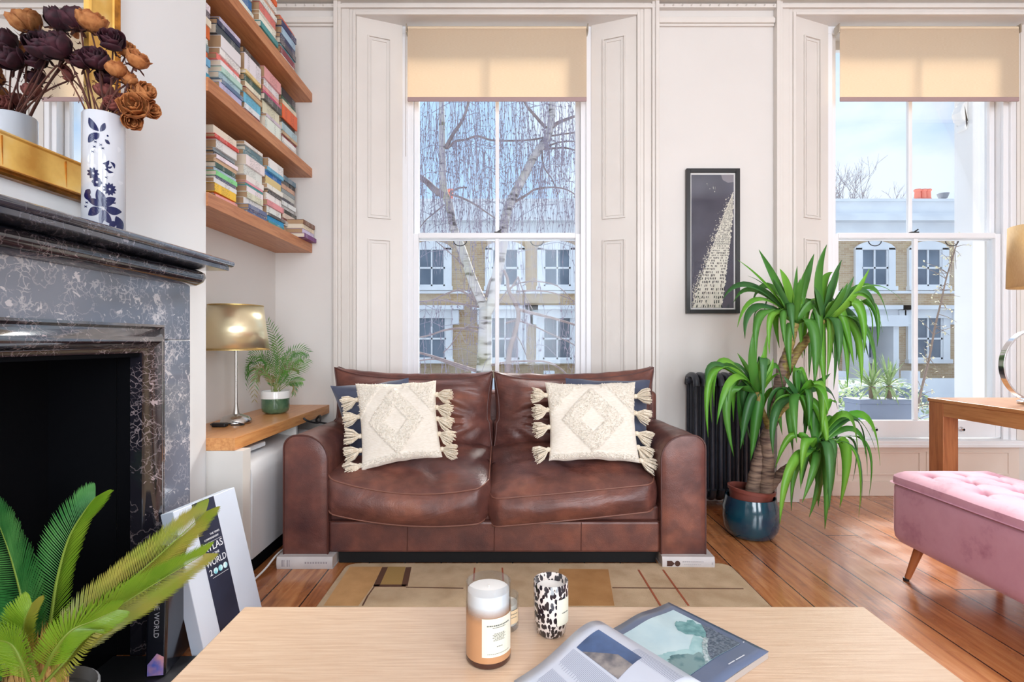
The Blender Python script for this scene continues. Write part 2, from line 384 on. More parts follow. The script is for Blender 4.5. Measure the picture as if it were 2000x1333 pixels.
# ================================================================ outside
GZ = -1.3
brick, n, b = newmat('brick_yellow')
v = coords(n, rot=(PI / 2, 0, 0)); bt = N(n, 'TexBrick'); n.links.new(v, bt.inputs['Vector']); bt.inputs['Scale'].default_value = 4.5
bt.inputs['Color1'].default_value = srgb(206, 178, 140); bt.inputs['Color2'].default_value = srgb(184, 148, 110); bt.inputs['Mortar'].default_value = srgb(214, 200, 178)
bt.inputs['Mortar Size'].default_value = .018; bt.inputs['Row Height'].default_value = .33; bt.inputs['Brick Width'].default_value = 1.0
z = N(n, 'TexNoise'); z.inputs['Scale'].default_value = .7; n.links.new(coords(n), z.inputs['Vector'])
c = mixc(n, ramp(n, z.outputs['Fac'], [(.4, (0, 0, 0, 1)), (.7, (.5, .5, .5, 1))]), bt.outputs[0], srgb(205, 190, 170))
n.links.new(c, b.inputs['Base Color']); b.inputs['Roughness'].default_value = .9
stucco = mat('stucco_white', (244, 244, 244), .8, col2=(232, 232, 234), scale=1)
pane_m = mat('far_glass', (120, 132, 146), .15, col2=(84, 96, 112), scale=.8, spec=.6)
slate = mat('roof_grey', (150, 150, 155), .8)
terracotta = mat('pot_terracotta', (226, 130, 110), .8)
YF = 16.6   # facade of the houses opposite (20 m from the lens)
dz = lambda py: H - (py - CY) * .02
dx = lambda px: (px - CX) * .02
house = thing('terrace_house', 'long terrace of pale brick houses with white window surrounds across the street', 'building', (9, YF, GZ))
MB().box(-22, 32, YF, YF + 8, dz(580), dz(455)).box(-22, 32, YF, YF + 8, GZ, dz(580)).build('brick_wall', brick, house)
pp = MB(); pp.box(-22, 32, YF - .15, YF + 8, dz(462), dz(437)).box(-22, 32, YF - .55, YF + 8, dz(437), dz(428)).box(-22, 32, YF - .4, YF + 8, dz(428), dz(422)).box(-22, 32, YF - .1, YF + .5, dz(422), dz(396)).box(-22, 32, YF - .2, YF + .6, dz(396), dz(391))
pp.box(-22, 32, YF - .12, YF + .1, dz(574), dz(569))
pp.build('parapet', stucco, house)
for px in (742, 843.6, 986.6, 1088, 1230, 1332, 1475, 1577, 1706, 1810, 1950, 2052):
    x = dx(px)
    for (zt, zb, hwid, low) in ((dz(488), dz(560), .52, 0), (dz(622), dz(702), .56, 1)):
        sr = MB()
        sr.box(x - hwid - .26, x - hwid, YF - .12, YF + .02, zb - .1, zt + .05).box(x + hwid, x + hwid + .26, YF - .12, YF + .02, zb - .1, zt + .05)
        if not low:
            arc = [(x - hwid - .26, zt - .02)] + [(x + (hwid + .26) * -math.cos(a), zt - .02 + .34 * math.sin(a)) for a in [i * PI / 10 for i in range(1, 10)]] + [(x + hwid + .26, zt - .02)]
            sr.prism(arc, YF - .12, YF + .02, 'y')
        else:
            sr.box(x - hwid - .5, x + hwid + .5, YF - .2, YF + .02, zt, zt + .32).box(x - hwid - .7, x + hwid + .7, YF - .45, YF + .02, zt + .32, zt + .48)
            for s in (-1, 1): sr.box(x + s * (hwid + .38) - .13, x + s * (hwid + .38) + .13, YF - .28, YF + .02, zt - .25, zt + .3)
        sr.box(x - hwid - .3, x + hwid + .3, YF - .2, YF + .02, zb - .16, zb)
        win = sr.build('window', stucco, house)
        MB().box(x - hwid, x + hwid, YF - .03, YF + .0, zb, zt + (.12 if not low else 0)).build('pane', pane_m, win)
        q = MB(); zm = (zt + zb) / 2
        q.box(x - .03, x + .03, YF - .07, YF - .03, zb, zt).box(x - hwid, x + hwid, YF - .07, YF - .03, zm - .035, zm + .035).box(x - hwid, x - hwid + .06, YF - .07, YF - .03, zb, zt + .1).box(x + hwid - .06, x + hwid, YF - .07, YF - .03, zb, zt + .1).box(x - hwid, x + hwid, YF - .07, YF - .03, zb, zb + .07)
        q.build('glazing_bars', stucco, win)
porch = MB()
for px in (1650,):
    x = dx(px); porch.box(x - .1, x + .1, YF - 1.2, YF, GZ, dz(640)).box(x + 1.0, x + 1.2, YF - 1.2, YF, GZ, dz(640)).box(x - .3, x + 1.4, YF - 1.4, YF, dz(640), dz(620))
porch.build('porch', stucco, house)
sk = MB()
for px in (1792, 1803, 1812, 880, 1180):
    sk.lathe([(.13, 0), (.16, .1), (.12, .18), (.11, .45), (.15, .5), (.13, .55)], ((px - CX) * .0222, YF + 2.2, H + (CY - 395) * .0222), 12)
sk.build('chimney_pots', terracotta, house)
MB().box((1781 - CX) * .0222, (1826 - CX) * .0222, YF + 1.9, YF + 2.6, dz(430), H + (CY - 394.5) * .0222).box((870 - CX) * .0222, (900 - CX) * .0222, YF + 1.9, YF + 2.6, dz(430), H + (CY - 394.5) * .0222).build('chimney_stack', mat('stack_pink', (220, 170, 160), .9), house)
# satellite dish / vent on the roof
tag(MB().lathe([(.02, 0), (.14, .06), (.2, .24)], ((1842 - CX) * .02, YF, dz(390.5)), 16).build('satellite_dish', slate, origin=None), 'grey round dish on the parapet of the brick houses opposite', 'dish')
# street, low front walls
struct(MB().box(-30, 40, .34, 60, GZ - .1, GZ).build('floor_street', mat('pavement', (205, 206, 208), .9, col2=(188, 190, 194), scale=2)))
fw = MB(); fw.box(-22, 32, YF - 2.6, YF - 2.4, GZ, -.2)
x = -21
while x < 31: fw.box(x, x + .35, YF - 2.7, YF - 2.3, GZ, .05); x += 2.47
tag(fw.build('garden_wall', stucco), 'low white front wall with square piers before the opposite houses', 'wall')
for i, (px, w_, c_) in enumerate(((1700, 4.3, (196, 204, 214)), (1120, 4.2, (170, 178, 190)))):
    x = (px - CX) / F * 11.5; car = thing('parked_car', ['pale silver car parked across the street beyond the window box', 'grey car parked across the street beyond the sofa'][i], 'car', (x, 8.2, GZ))
    body = [(-2.1, .25), (2.1, .25), (2.12, .75), (1.9, .88), (1.15, .95), (.5, 1.42), (-.9, 1.44), (-1.6, .98), (-2.08, .85)]
    MB().prism([(x + a, GZ + c) for a, c in body], 7.4, 9.1, 'y').build('body', mat('car_paint_%d' % i, c_, .25, .3), car, bevel=.06)
    MB().prism([(x + a, GZ + c) for a, c in [(-1.45, .98), (1.02, .97), (.46, 1.37), (-.86, 1.39)]], 7.38, 9.12, 'y').build('side_window', pane_m, car)
    for wx in (-1.3, 1.3):
        MB().lathe([(.3, 0), (.32, .04), (.32, .18), (.3, .2)], (x + wx, 7.58, GZ + .32), 20, M=Matrix.Rotation(PI / 2, 4, 'X'), capt=True).build('wheel', mat('tyre', (40, 40, 42), .8), car)
# far bare trees beyond the roofs
twig = mat('far_twig', (150, 142, 146), .9)
def bare_tree(x, y, zb, h, rad, seed, label):
    r = random.Random(seed); q = MB()
    def br(p, d, l, rr, k):
        e = p + d * l; q.tube([p, (p + e) / 2 + Vector((r.uniform(-1, 1), 0, r.uniform(-.5, .5))) * l * .06, e], [rr, rr * .8, rr * .6], 4, cap=False)
        if k == 0: return
        for i in range(3 if k > 1 else 4):
            nd = (d + Vector((r.uniform(-1, 1) * rad, r.uniform(-1, 1) * rad, r.uniform(-.2, .7)))).normalized(); br(e if i else p + d * l * .7, nd, l * r.uniform(.6, .78), rr * .58, k - 1)
    br(Vector((x, y, zb)), Vector((0, 0, 1)), h * .36, h * .016, 6)
    tag(q.build('bare_tree', twig), label, 'tree', 'bare trees beyond the roofs')
bare_tree(dx(1650) * 1.35, 27, GZ, 12.2, .75, 2, 'bare tree beyond the roof, leftmost in the right window')
bare_tree(dx(1700) * 1.36, 30, GZ, 12.8, .75, 3, 'bare tree beyond the roof, between the other two')
bare_tree(dx(1745) * 1.36, 33, GZ, 13.6, .75, 5, 'bare tree beyond the roof, nearest the glazing bar')
bare_tree(dx(1830) * 1.3, 28, GZ, 12.0, .7, 9, 'bare tree beyond the chimney pots of the brick terrace')
# porch column of this house, seen through the right window
cp = MB(); xc = (1925 - CX) / F * 4.6
cp.box(xc - .155, xc + .04, 1.15, 1.35, GZ, 3.6)
cp.prism([(xc - .1549, 2.96), (xc - .18, 2.965), (xc - .185, 3.0), (xc - .17, 3.03), (xc - .21, 3.06), (xc - .225, 3.12), (xc - .20, 3.19), (xc - .1549, 3.24)], 1.2, 1.3, 'y').box(xc - .26, xc + .1, 1.1, 1.4, 3.3, 3.6)
tag(cp.build('porch_pillar', stucco, bevel=.01), 'white square porch pillar with a scrolled bracket outside the right window', 'pillar')
# window box with two spiky plants
led = MB().box(W2 - 1.6, W2 + .9, .36, .9, .26, .34); tag(led.build('outer_ledge', stucco, bevel=.01), 'white stone ledge outside the right window', 'ledge')
dpl = 3.97; a = P(1665, 779, dpl); b_ = P(1768, 820, dpl)
wb = thing('window_box', 'blue-grey trough planter with two spiky plants on the outer ledge', 'planter', ((a.x + b_.x) / 2, dpl - WY, .34))
MB().prism([(a.x + .012, .342), (b_.x - .012, .342), (b_.x, .58), (a.x, .58)], dpl - WY - .08, dpl - WY + .1, 'y').box(a.x - .008, b_.x + .008, dpl - WY - .09, dpl - WY + .11, .575, .61).build('trough', mat('trough_blue', (112, 124, 146), .6), wb, bevel=.008)
leafo = mat('spike_leaf', (150, 180, 120), .5, col2=(190, 208, 160), scale=20, thin=.35)
def strip(q, pts, wd, side=None, fold=.25, taper=1.0):
    """a leaf: folded strip along pts with width profile"""
    k = len(pts); vs = []
    for i, p in enumerate(pts):
        t = i / (k - 1); tan = (pts[min(i + 1, k - 1)] - pts[max(i - 1, 0)]).normalized()
        s_ = side if side is not None else tan.cross(Vector((0, 0, 1)))
        s_ = s_ - tan * s_.dot(tan)
        s_ = s_.normalized() if s_.length > 1e-5 else tan.orthogonal().normalized()
        up = s_.cross(tan); ww = wd * (min(1, .35 + t * 3) if t < .3 else 1) * (1 - max(0, (t - .55) / .45) ** 1.7 * .97) * .5
        vs += [p + s_ * ww + up * ww * fold, p, p - s_ * ww + up * ww * fold]
    fs = []
    for i in range(k - 1): fs += [(i * 3, i * 3 + 1, i * 3 + 4, i * 3 + 3), (i * 3 + 1, i * 3 + 2, i * 3 + 5, i * 3 + 4)]
    q.add(vs, fs)
for px, pz in ((1703, 742), (1736, 740)):
    c0 = P(px, 782, dpl + .02); c1 = P(px, pz + 14, dpl + .02)
    MB().tube([c0 - Vector((0, 0, .05)), c0, c1], [.016, .02, .022], 8).build('stem', mat('spike_stem', (150, 130, 110), .9), wb)
    q = MB(); r = random.Random(px)
    for i in range(46):
        az = r.uniform(0, 2 * PI); el = r.uniform(-.5, 1.35); L = r.uniform(.12, .19)
        d_ = Vector((math.cos(az) * math.cos(el), math.sin(az) * math.cos(el) * .6, math.sin(el)))
        L *= 1.5; e = c1 + d_ * L; strip(q, [bez(c1, c1 + d_ * L * .55 + Vector((0, 0, .02)), e - Vector((0, 0, .03 * math.cos(el))), t / 5) for t in range(6)], .015)
    q.build('spiky_leaves', leafo, wb, solid=.0006)
# climbing rose stems
q = MB(); r = random.Random(4); dr = 4.15
main = smooth_path([Vector((P(1788, 822, dr).x, dr - WY, .3402)), P(1788, 822, dr), P(1800, 760, dr), P(1815, 700, dr + .05), P(1826, 640, dr), P(1838, 590, dr + .05), P(1848, 545, dr), P(1860, 505, dr), P(1868, 478, dr)], 4)
q.tube(main, [.011 - .007 * i / len(main) for i in range(len(main))], 6)
fl = MB()
for i in range(60):
    p = main[r.randrange(3, len(main))]; d_ = Vector((r.uniform(-1, 1), r.uniform(-.4, .4), r.uniform(-.6, 1))).normalized(); l = r.uniform(.04, .2)
    pts = [p, p + d_ * l * .5 + Vector((0, 0, .01)), p + d_ * l]; q.tube(pts, [.003, .002, .001], 4, cap=False)
    for k in range(3):
        c = p + d_ * l * r.uniform(.5, 1); s_ = Vector((r.uniform(-1, 1), r.uniform(-1, 1), r.uniform(-1, 1))).normalized(); strip(fl, [c, c + s_ * .012, c + s_ * .026], .014)
ro = q.build('climbing_rose', mat('rose_bark', (128, 112, 104), .9), None); tag(ro, 'thin bare climbing stem with pale buds outside the right window', 'climber')
fl.build('buds', mat('bud_pale', (225, 222, 200), .7, thin=.3), ro, solid=.0006)
# shrubs in the front garden below the windows
def shrub(x, y, rx, rz, seed, label, col, col2):
    r = random.Random(seed); q = MB()
    for i in range(900):
        a_ = r.uniform(0, 2 * PI); u = r.uniform(-.6, 1); rr = math.sqrt(max(0, 1 - u * u)) * r.uniform(.7, 1)
        c = Vector((x + math.cos(a_) * rr * rx, y + math.sin(a_) * rr * rx * .6, GZ + rz + u * rz * r.uniform(.8, 1)))
        d_ = Vector((r.uniform(-1, 1), r.uniform(-1, 1), r.uniform(-.4, 1))).normalized(); strip(q, [c, c + d_ * .04, c + d_ * .09], .05)
    o = q.build('garden_shrub', mat('shrub_%d' % seed, col, .6, col2=col2, scale=3, thin=.4), solid=.001); tag(o, label, 'shrub')
    MB().tube([(x, y, GZ), (x, y, GZ + rz)], [.06, .03], 6).build('stem', MATS['rose_bark'], o)
shrub(4.4, 4.0, 1.0, .95, 1, 'pale green leafy shrub in the front garden behind the window box', (160, 190, 110), (225, 232, 200))
shrub(6.2, 5.2, 1.1, .9, 2, 'grey-green shrub in the front garden beside the climbing stem', (170, 190, 140), (230, 232, 214))
shrub(-1.3, 5.0, .9, .85, 3, 'small green shrub in the garden left of the birch', (120, 170, 120), (190, 215, 180))

# ---------------------------------------------------------------- birch
bark, n, b = newmat('birch_bark')
v = coords(n, scale=(1, 1, 5)); z = N(n, 'TexNoise'); z.inputs['Scale'].default_value = 3.2; z.inputs['Detail'].default_value = 5; n.links.new(v, z.inputs['Vector'])
z2 = N(n, 'TexNoise'); z2.inputs['Scale'].default_value = 1.7; n.links.new(coords(n), z2.inputs['Vector'])
c = ramp(n, z.outputs['Fac'], [(.36, srgb(92, 84, 84)), (.46, srgb(190, 184, 182)), (.7, srgb(204, 200, 202))])
c = mixc(n, ramp(n, z2.outputs['Fac'], [(.5, (0, 0, 0, 1)), (.7, (.55, .55, .55, 1))]), c, srgb(178, 176, 130)); n.links.new(c, b.inputs['Base Color']); b.inputs['Roughness'].default_value = .85
bk = mat('branch_bark', (128, 112, 112), .9, col2=(160, 146, 146), scale=6)
DB = 7.2; S = DB / 1000
root = P(948, 700, DB); tree = thing('birch_tree', 'weeping birch with pale bark and bare hanging twigs behind the sofa window', 'tree', (root.x, root.y, GZ))
def limb(pts, r0, r1, name='branch', m_=None, jy=0, nn=8):
    ps = [P(p[0], p[1], DB + (p[2] if len(p) > 2 else 0)) for p in pts]; ps = smooth_path(ps, 4); k = len(ps)
    MB().tube(ps, [(r0 + (r1 - r0) * i / (k - 1)) * S for i in range(k)], nn).build(name, m_ or bk, tree, smooth=True); return ps
bp = []
g0 = P(940, 760, DB); g0.z = GZ
MB().tube(smooth_path([Vector((g0.x, g0.y, GZ)), P(944, 760, DB), P(946, 700, DB), P(947, 650, DB), P(948, 600, DB)], 4), [.13, .125, .12, .12, .12, .11, .11, .105, .105, .10, .10, .095, .095, .09, .09, .085, .08], 12).build('trunk', bark, tree, smooth=True)
bp += limb([(948, 605), (932, 570), (918, 535), (903, 490, .1), (885, 443, .1), (878, 403, .1), (866, 367), (864, 306), (863, 252), (862, 200), (858, 120)], 10, 5, 'limb', bark, nn=10)
bp += limb([(950, 610), (962, 586), (972, 530), (982, 478), (986, 432), (1000, 389), (1027, 338), (1043, 306), (1068, 270), (1077, 234), (1079, 200), (1084, 120)], 11, 6, 'limb', bark, nn=10)
bp += limb([(991, 728, -.5), (996, 682, -.5), (1007, 646, -.5), (1012, 608, -.5), (994, 569, -.5), (991, 545, -.5), (984, 528, -.5)], 5, 2.2, 'limb')
for pts, r0, r1 in (
    ([(1064, 262), (1085, 243), (1104, 234), (1135, 226), (1160, 240)], 4.5, 1.5), ([(1066, 250), (1045, 226), (1025, 200), (1010, 150)], 3.5, 2),
    ([(874, 290), (890, 276), (910, 273), (932, 266), (960, 274), (1000, 275), (1040, 273), (1075, 266), (1130, 258)], 2.6, 1.5),
    ([(866, 382), (848, 370), (836, 358), (820, 345)], 7, 5), ([(870, 290), (885, 262), (903, 235), (915, 200), (925, 150)], 4, 2),
    ([(878, 378), (895, 368), (912, 366)], 2.5, 1.2), ([(880, 380), (900, 386), (925, 398), (950, 415), (975, 432)], 2.4, 1),
    ([(1000, 398), (1030, 380), (1046, 370), (1080, 366), (1110, 372), (1135, 390)], 2.6, 1), ([(1055, 292), (1080, 290), (1105, 289), (1130, 296)], 2.5, 1.2),
    ([(1060, 290), (1085, 280), (1110, 276), (1140, 278)], 2, 1), ([(1058, 290), (1062, 325), (1078, 350), (1090, 380)], 2, .8),
    ([(1012, 605, -.5), (1040, 612, -.5), (1080, 622, -.6), (1120, 634, -.7), (1150, 645, -.8)], 3, 1.5),
    ([(1008, 570, -.5), (1050, 568, -.5), (1090, 575, -.6), (1125, 590, -.7)], 1.8, .8), ([(994, 569, -.5), (1010, 545, -.5), (1013, 543, -.5), (1022, 570, -.6), (1040, 605, -.7)], 1.6, .8),
    ([(930, 590), (900, 568), (870, 575), (840, 588), (815, 590)], 2.3, 1), ([(935, 600), (905, 595), (860, 587), (815, 590)], 2.2, 1.2),
    ([(938, 650), (905, 642), (870, 645), (840, 655), (815, 660)], 2.6, 1.2), ([(936, 640), (905, 642), (880, 675), (865, 690)], 1.5, .8),
    ([(940, 728), (900, 715), (870, 705), (840, 695), (812, 688)], 3.6, 2), ([(915, 725), (880, 712), (850, 702), (812, 706)], 2.2, 1.2),
    ([(955, 715), (990, 708), (1030, 706), (1070, 708), (1100, 725), (1115, 745)], 2.4, 1.4), ([(988, 632), (1010, 627), (1040, 636), (1070, 650), (1110, 668), (1130, 680)], 1.8, .8),
    ([(950, 580), (955, 555), (962, 540), (966, 532)], 3, 1.4), ([(928, 590), (922, 560), (918, 545)], 4, 4),
    ([(925, 545), (905, 520), (885, 500), (850, 470)], 2, .8), ([(868, 400), (850, 415), (832, 430), (820, 445)], 1.6, .8), ([(1000, 650, -.5), (1015, 665, -.5), (1030, 700, -.5)], 1.2, .7),
    ([(975, 590), (1000, 560), (1040, 550), (1090, 560), (1128, 600)], 1.6, .7)):
    bp += limb(pts, r0, r1)
# hanging twigs: fine, far past counting -> one part
r = random.Random(11); q = MB()
def hang(p, L, rr):
    pts = [p]; dxx = r.uniform(-.12, .12); 
    k = max(4, int(L / .16))
    for i in range(k):
        pts.append(pts[-1] + Vector((dxx * L / k + r.uniform(-.02, .02), r.uniform(-.02, .02), -L / k)))
    q.tube(pts, [rr * (1 - .5 * i / k) for i in range(k + 1)], 3, cap=False)
    for i in range(1, k):
        if r.random() < .55:
            e = pts[i] + Vector((r.uniform(-.1, .1), r.uniform(-.05, .05), r.uniform(-.22, -.05))); q.tube([pts[i], (pts[i] + e) / 2 + Vector((r.uniform(-.02, .02), 0, .02)), e], rr * .6, 3, cap=False)
        if r.random() < .5:
            c = pts[i]; q.add([c, c + Vector((.012, 0, -.012)), c + Vector((0, 0, -.04)), c + Vector((-.012, 0, -.012))], [(0, 1, 2, 3)])
for i in range(420):
    px = r.uniform(812, 1140); top = r.uniform(120, 330) if r.random() < .75 else r.uniform(330, 420)
    hang(P(px, top, DB + r.uniform(-.8, .8)), r.uniform(.5, 1.5) * (1.2 if top < 200 else .8), r.uniform(.003, .0055))
for i in range(300):
    p = r.choice(bp)
    if r.random() < .8: hang(p.copy(), r.uniform(.25, .9), r.uniform(.0028, .0045))
for i in range(90):
    a_ = P(r.uniform(815, 1130), r.uniform(200, 700), DB + r.uniform(-.5, .3)); b_ = a_ + Vector((r.uniform(-.6, .6), r.uniform(-.2, .2), r.uniform(-.3, .15)))
    q.tube([a_, (a_ + b_) / 2 + Vector((0, 0, .07)), b_], [.005, .004, .003], 3, cap=False)
tw = q.build('twigs', mat('twig_bark', (150, 142, 156), .9), tree); tw['kind'] = 'stuff'
# ================================================================ fireplace
def marble(name, base, base2, vein, amt, rough):
    m, n, b = newmat(name)
    v = coords(n); z = N(n, 'TexNoise'); z.inputs['Scale'].default_value = 13; z.inputs['Detail'].default_value = 6; n.links.new(v, z.inputs['Vector'])
    dv = N(n, 'VectorMath'); dv.operation = 'MULTIPLY_ADD'; n.links.new(z.outputs['Color'], dv.inputs[0]); dv.inputs[1].default_value = (.09, .09, .09); n.links.new(v, dv.inputs[2])
    vo = N(n, 'TexVoronoi'); vo.feature = 'DISTANCE_TO_EDGE'; vo.inputs['Scale'].default_value = 48; n.links.new(dv.outputs[0], vo.inputs['Vector'])
    z2 = N(n, 'TexNoise'); z2.inputs['Scale'].default_value = 11; z2.inputs['Detail'].default_value = 3; n.links.new(v, z2.inputs['Vector'])
    z3 = N(n, 'TexNoise'); z3.inputs['Scale'].default_value = 3; z3.inputs['Detail'].default_value = 3; n.links.new(v, z3.inputs['Vector'])
    th = math_(n, 'MULTIPLY', math_(n, 'SUBTRACT', z2.outputs['Fac'], .50), amt)
    vn = math_(n, 'LESS_THAN', vo.outputs['Distance'], th)
    z4 = N(n, 'TexNoise'); z4.inputs['Scale'].default_value = 22; z4.inputs['Detail'].default_value = 5; z4.inputs['Roughness'].default_value = .6; z4.inputs['Distortion'].default_value = 1.6; n.links.new(v, z4.inputs['Vector'])
    z5 = N(n, 'TexNoise'); z5.inputs['Scale'].default_value = 6; n.links.new(v, z5.inputs['Vector'])
    fl = math_(n, 'GREATER_THAN', math_(n, 'ADD', z4.outputs['Fac'], math_(n, 'MULTIPLY', math_(n, 'SUBTRACT', z5.outputs['Fac'], .5), .35)), .70 - amt * .12)
    vn = math_(n, 'MAXIMUM', math_(n, 'MULTIPLY', vn, .55), fl)
    fine = ramp(n, z.outputs['Fac'], [(.49, (0, 0, 0, 1)), (.505, (.35, .35, .35, 1)), (.52, (0, 0, 0, 1))])
    c = ramp(n, z3.outputs['Fac'], [(.3, srgb(*base)), (.7, srgb(*base2))])
    c = mixc(n, fine, c, srgb(*vein)); c = mixc(n, math_(n, 'MULTIPLY', vn, .85), c, srgb(*vein)); n.links.new(c, b.inputs['Base Color'])
    b.inputs['Roughness'].default_value = rough; b.inputs['Coat Weight'].default_value = 1; b.inputs['Coat Roughness'].default_value = .08; b.inputs['Coat IOR'].default_value = 1.7
    return m
mar_g = marble('marble_slab', (88, 94, 108), (120, 128, 144), (206, 202, 206), .62, .28)
mar_b = marble('marble_moulding', (22, 22, 30), (36, 34, 42), (180, 164, 166), .3, .14)
XF = -1.228; XM = -1.075
soot = mat('soot_black', (7, 8, 12), .9, spec=.1)
fp = thing('fireplace', 'grey and black veined marble fireplace with an empty black opening', 'fireplace', (-1.25, y(1.2), 0))
sl = MB()
sl.box(XB - .001, XF, y(1.80), y(1.98), 0, 1.055).build('jamb', mar_g, fp, bevel=.003)
MB().box(XB - .001, XF, y(.42), y(.60), 0, 1.055).build('jamb', mar_g, fp, bevel=.003)
MB().box(XB - .001, XF, y(.42), y(1.98), 1.057, 1.29).build('lintel', mar_g, fp, bevel=.003)
# bolection moulding round the opening: profile swept up, across and down
prof = [(0, -.002), (0, .018), (.008, .022), (.016, .014), (.026, .02), (.042, .042), (.058, .048), (.074, .036), (.084, .012), (.096, .006), (.1, -.03)]
def sweep_frame(mb, path, outn, prof, nrm):
    """path corners; outn = outward direction at each corner (mitred); prof (distance inwards, height)"""
    vs = []; n_ = len(prof)
    for p, o in zip(path, outn):
        for a, h in prof: vs.append(Vector(p) - Vector(o) * a + Vector(nrm) * h)
    mb.add(vs, [(i * n_ + j, i * n_ + j + 1, (i + 1) * n_ + j + 1, (i + 1) * n_ + j) for i in range(len(path) - 1) for j in range(n_ - 1)])
oz, of, on = 1.109, 1.805, .56
m_ = MB(); sweep_frame(m_, [(XF, y(of), 0), (XF, y(of), oz), (XF, y(on), oz), (XF, y(on), 0)], [(0, 1, 0), (0, 1, 1), (0, -1, 1), (0, -1, 0)], prof, (1, 0, 0))
m_.build('bolection_moulding', mar_b, fp, auto=50)
# long roll under the shelf, with rounded end
rl = MB(); rp_ = [(0, 1.262), (.03, 1.266), (.052, 1.28), (.062, 1.298), (.058, 1.314), (.04, 1.324), (.02, 1.327), (0, 1.327)]
y1 = y(1.962); k = len(rp_); vs = []; 
path = [y(.44), y1] 
for yy in path: vs += [Vector((XF + a, yy, z_)) for a, z_ in rp_]
for j in range(1, 7):
    an = j * PI / 12
    vs += [Vector((XF + a * math.cos(an), y1 + a * math.sin(an), z_)) for a, z_ in rp_]
rl.add(vs, [(i * k + j, i * k + j + 1, (i + 1) * k + j + 1, (i + 1) * k + j) for i in range(7) for j in range(k - 1)])
rl.build('roll_moulding', mar_b, fp, auto=50)
sh = MB(); sh.box(XB + .0005, XM - .014, y(.40), y(2.0), 1.327, 1.343)
vs = []; tp = [(XB + .0005, 1.343), (XM - .012, 1.343), (XM - .004, 1.346), (XM, 1.353), (XM - .001, 1.361), (XM - .008, 1.366), (XB + .0005, 1.366)]
sh.prism(tp, y(.39), y(2.017), 'y'); sh.build('mantel_shelf', marble('marble_shelf', (44, 48, 60), (70, 76, 92), (150, 150, 162), .22, .18), fp, bevel=.002)
ins = MB(); ins.box(XL + .001, XL + .01, y(D0 - .0), y(D1 + .0), 0, 1.045).box(XL, XB, y(D1) - .006, y(D1) - .0005, 0, 1.045).box(XL, XB, y(D0) + .0005, y(D0) + .006, 0, 1.045).box(XL, XB, y(D0), y(D1), 1.035, 1.0445).box(XL, XB, y(D0), y(D1), .0, .004)
ins.box(XB - .01, XF + .0, y(D1) , y(1.802), 0, 1.056).box(XB - .01, XF + .0, y(.598), y(D0), 0, 1.056).box(XB - .01, XF, y(D0), y(D1), 1.0, 1.056)
ins.build('firebox', soot, fp)
struct(MB().box(XF - .08, -1.02, y(.40), y(1.70), 0, .006).build('trim_5', mat('hearth_slate', (34, 34, 38), .45)))

# ---------------------------------------------------------------- gilt mirror
goldm, n, b = newmat('gold_leaf')
v = coords(n); z = N(n, 'TexNoise'); z.inputs['Scale'].default_value = 5; z.inputs['Detail'].default_value = 8; n.links.new(v, z.inputs['Vector'])
n.links.new(ramp(n, z.outputs['Fac'], [(.35, srgb(206, 150, 66)), (.5, srgb(238, 192, 100)), (.65, srgb(250, 222, 156))]), b.inputs['Base Color'])
b.inputs['Metallic'].default_value = .5; b.inputs['Roughness'].default_value = .32; bump(n, b, z.outputs['Fac'], .15, .002)
goldd = mat('gold_edge', (176, 116, 44), .35, .8, col2=(120, 76, 30), scale=30)
mr = thing('gilt_mirror', 'large mirror in a wide gold leaf frame on the wall above the mantel', 'mirror', (XB, y(.98), 1.475))
ma, mb_, mz0, mz1 = y(.26), y(1.70), 1.475, 2.75; fw_ = .118
fm = MB(); pf = [(.0, 0), (.0, .022), (.006, .028), (.012, .022), (.016, .026), (.022, .02), (.026, .016), (.108, .012), (.112, .018), (.118, .014), (.118, 0)]
co_ = [(XB, ma, mz0), (XB, ma, mz1), (XB, mb_, mz1), (XB, mb_, mz0), (XB, ma, mz0)]
on_ = [(0, -1, -1), (0, -1, 1), (0, 1, 1), (0, 1, -1), (0, -1, -1)]
sweep_frame(fm, co_, on_, pf[5:], (1, 0, 0)); fm.build('frame', goldm, mr, auto=40)
fe = MB(); sweep_frame(fe, co_, on_, pf[:6], (1, 0, 0)); fe.build('frame_edge', goldd, mr, auto=40)
sm_ = MB()
for yy in [ma + .1 + i * .19 for i in range(8)]: sm_.box(XB + .0125, XB + .0165, yy, yy + .0008, mz0 + .028, mz0 + fw_ - .014)
for zz in [mz0 + .2 + i * .19 for i in range(6)]: sm_.box(XB + .0125, XB + .0165, mb_ - fw_ + .014, mb_ - .028, zz, zz + .0008)
sm_.build('leaf_seams', goldd, mr)
MB().box(XB + .002, XB + .006, ma + fw_ - .004, mb_ - fw_ + .004, mz0 + fw_ - .004, mz1 - fw_ + .004).build('glass', mat('mirror_silver', (235, 238, 240), .01, 1), mr)

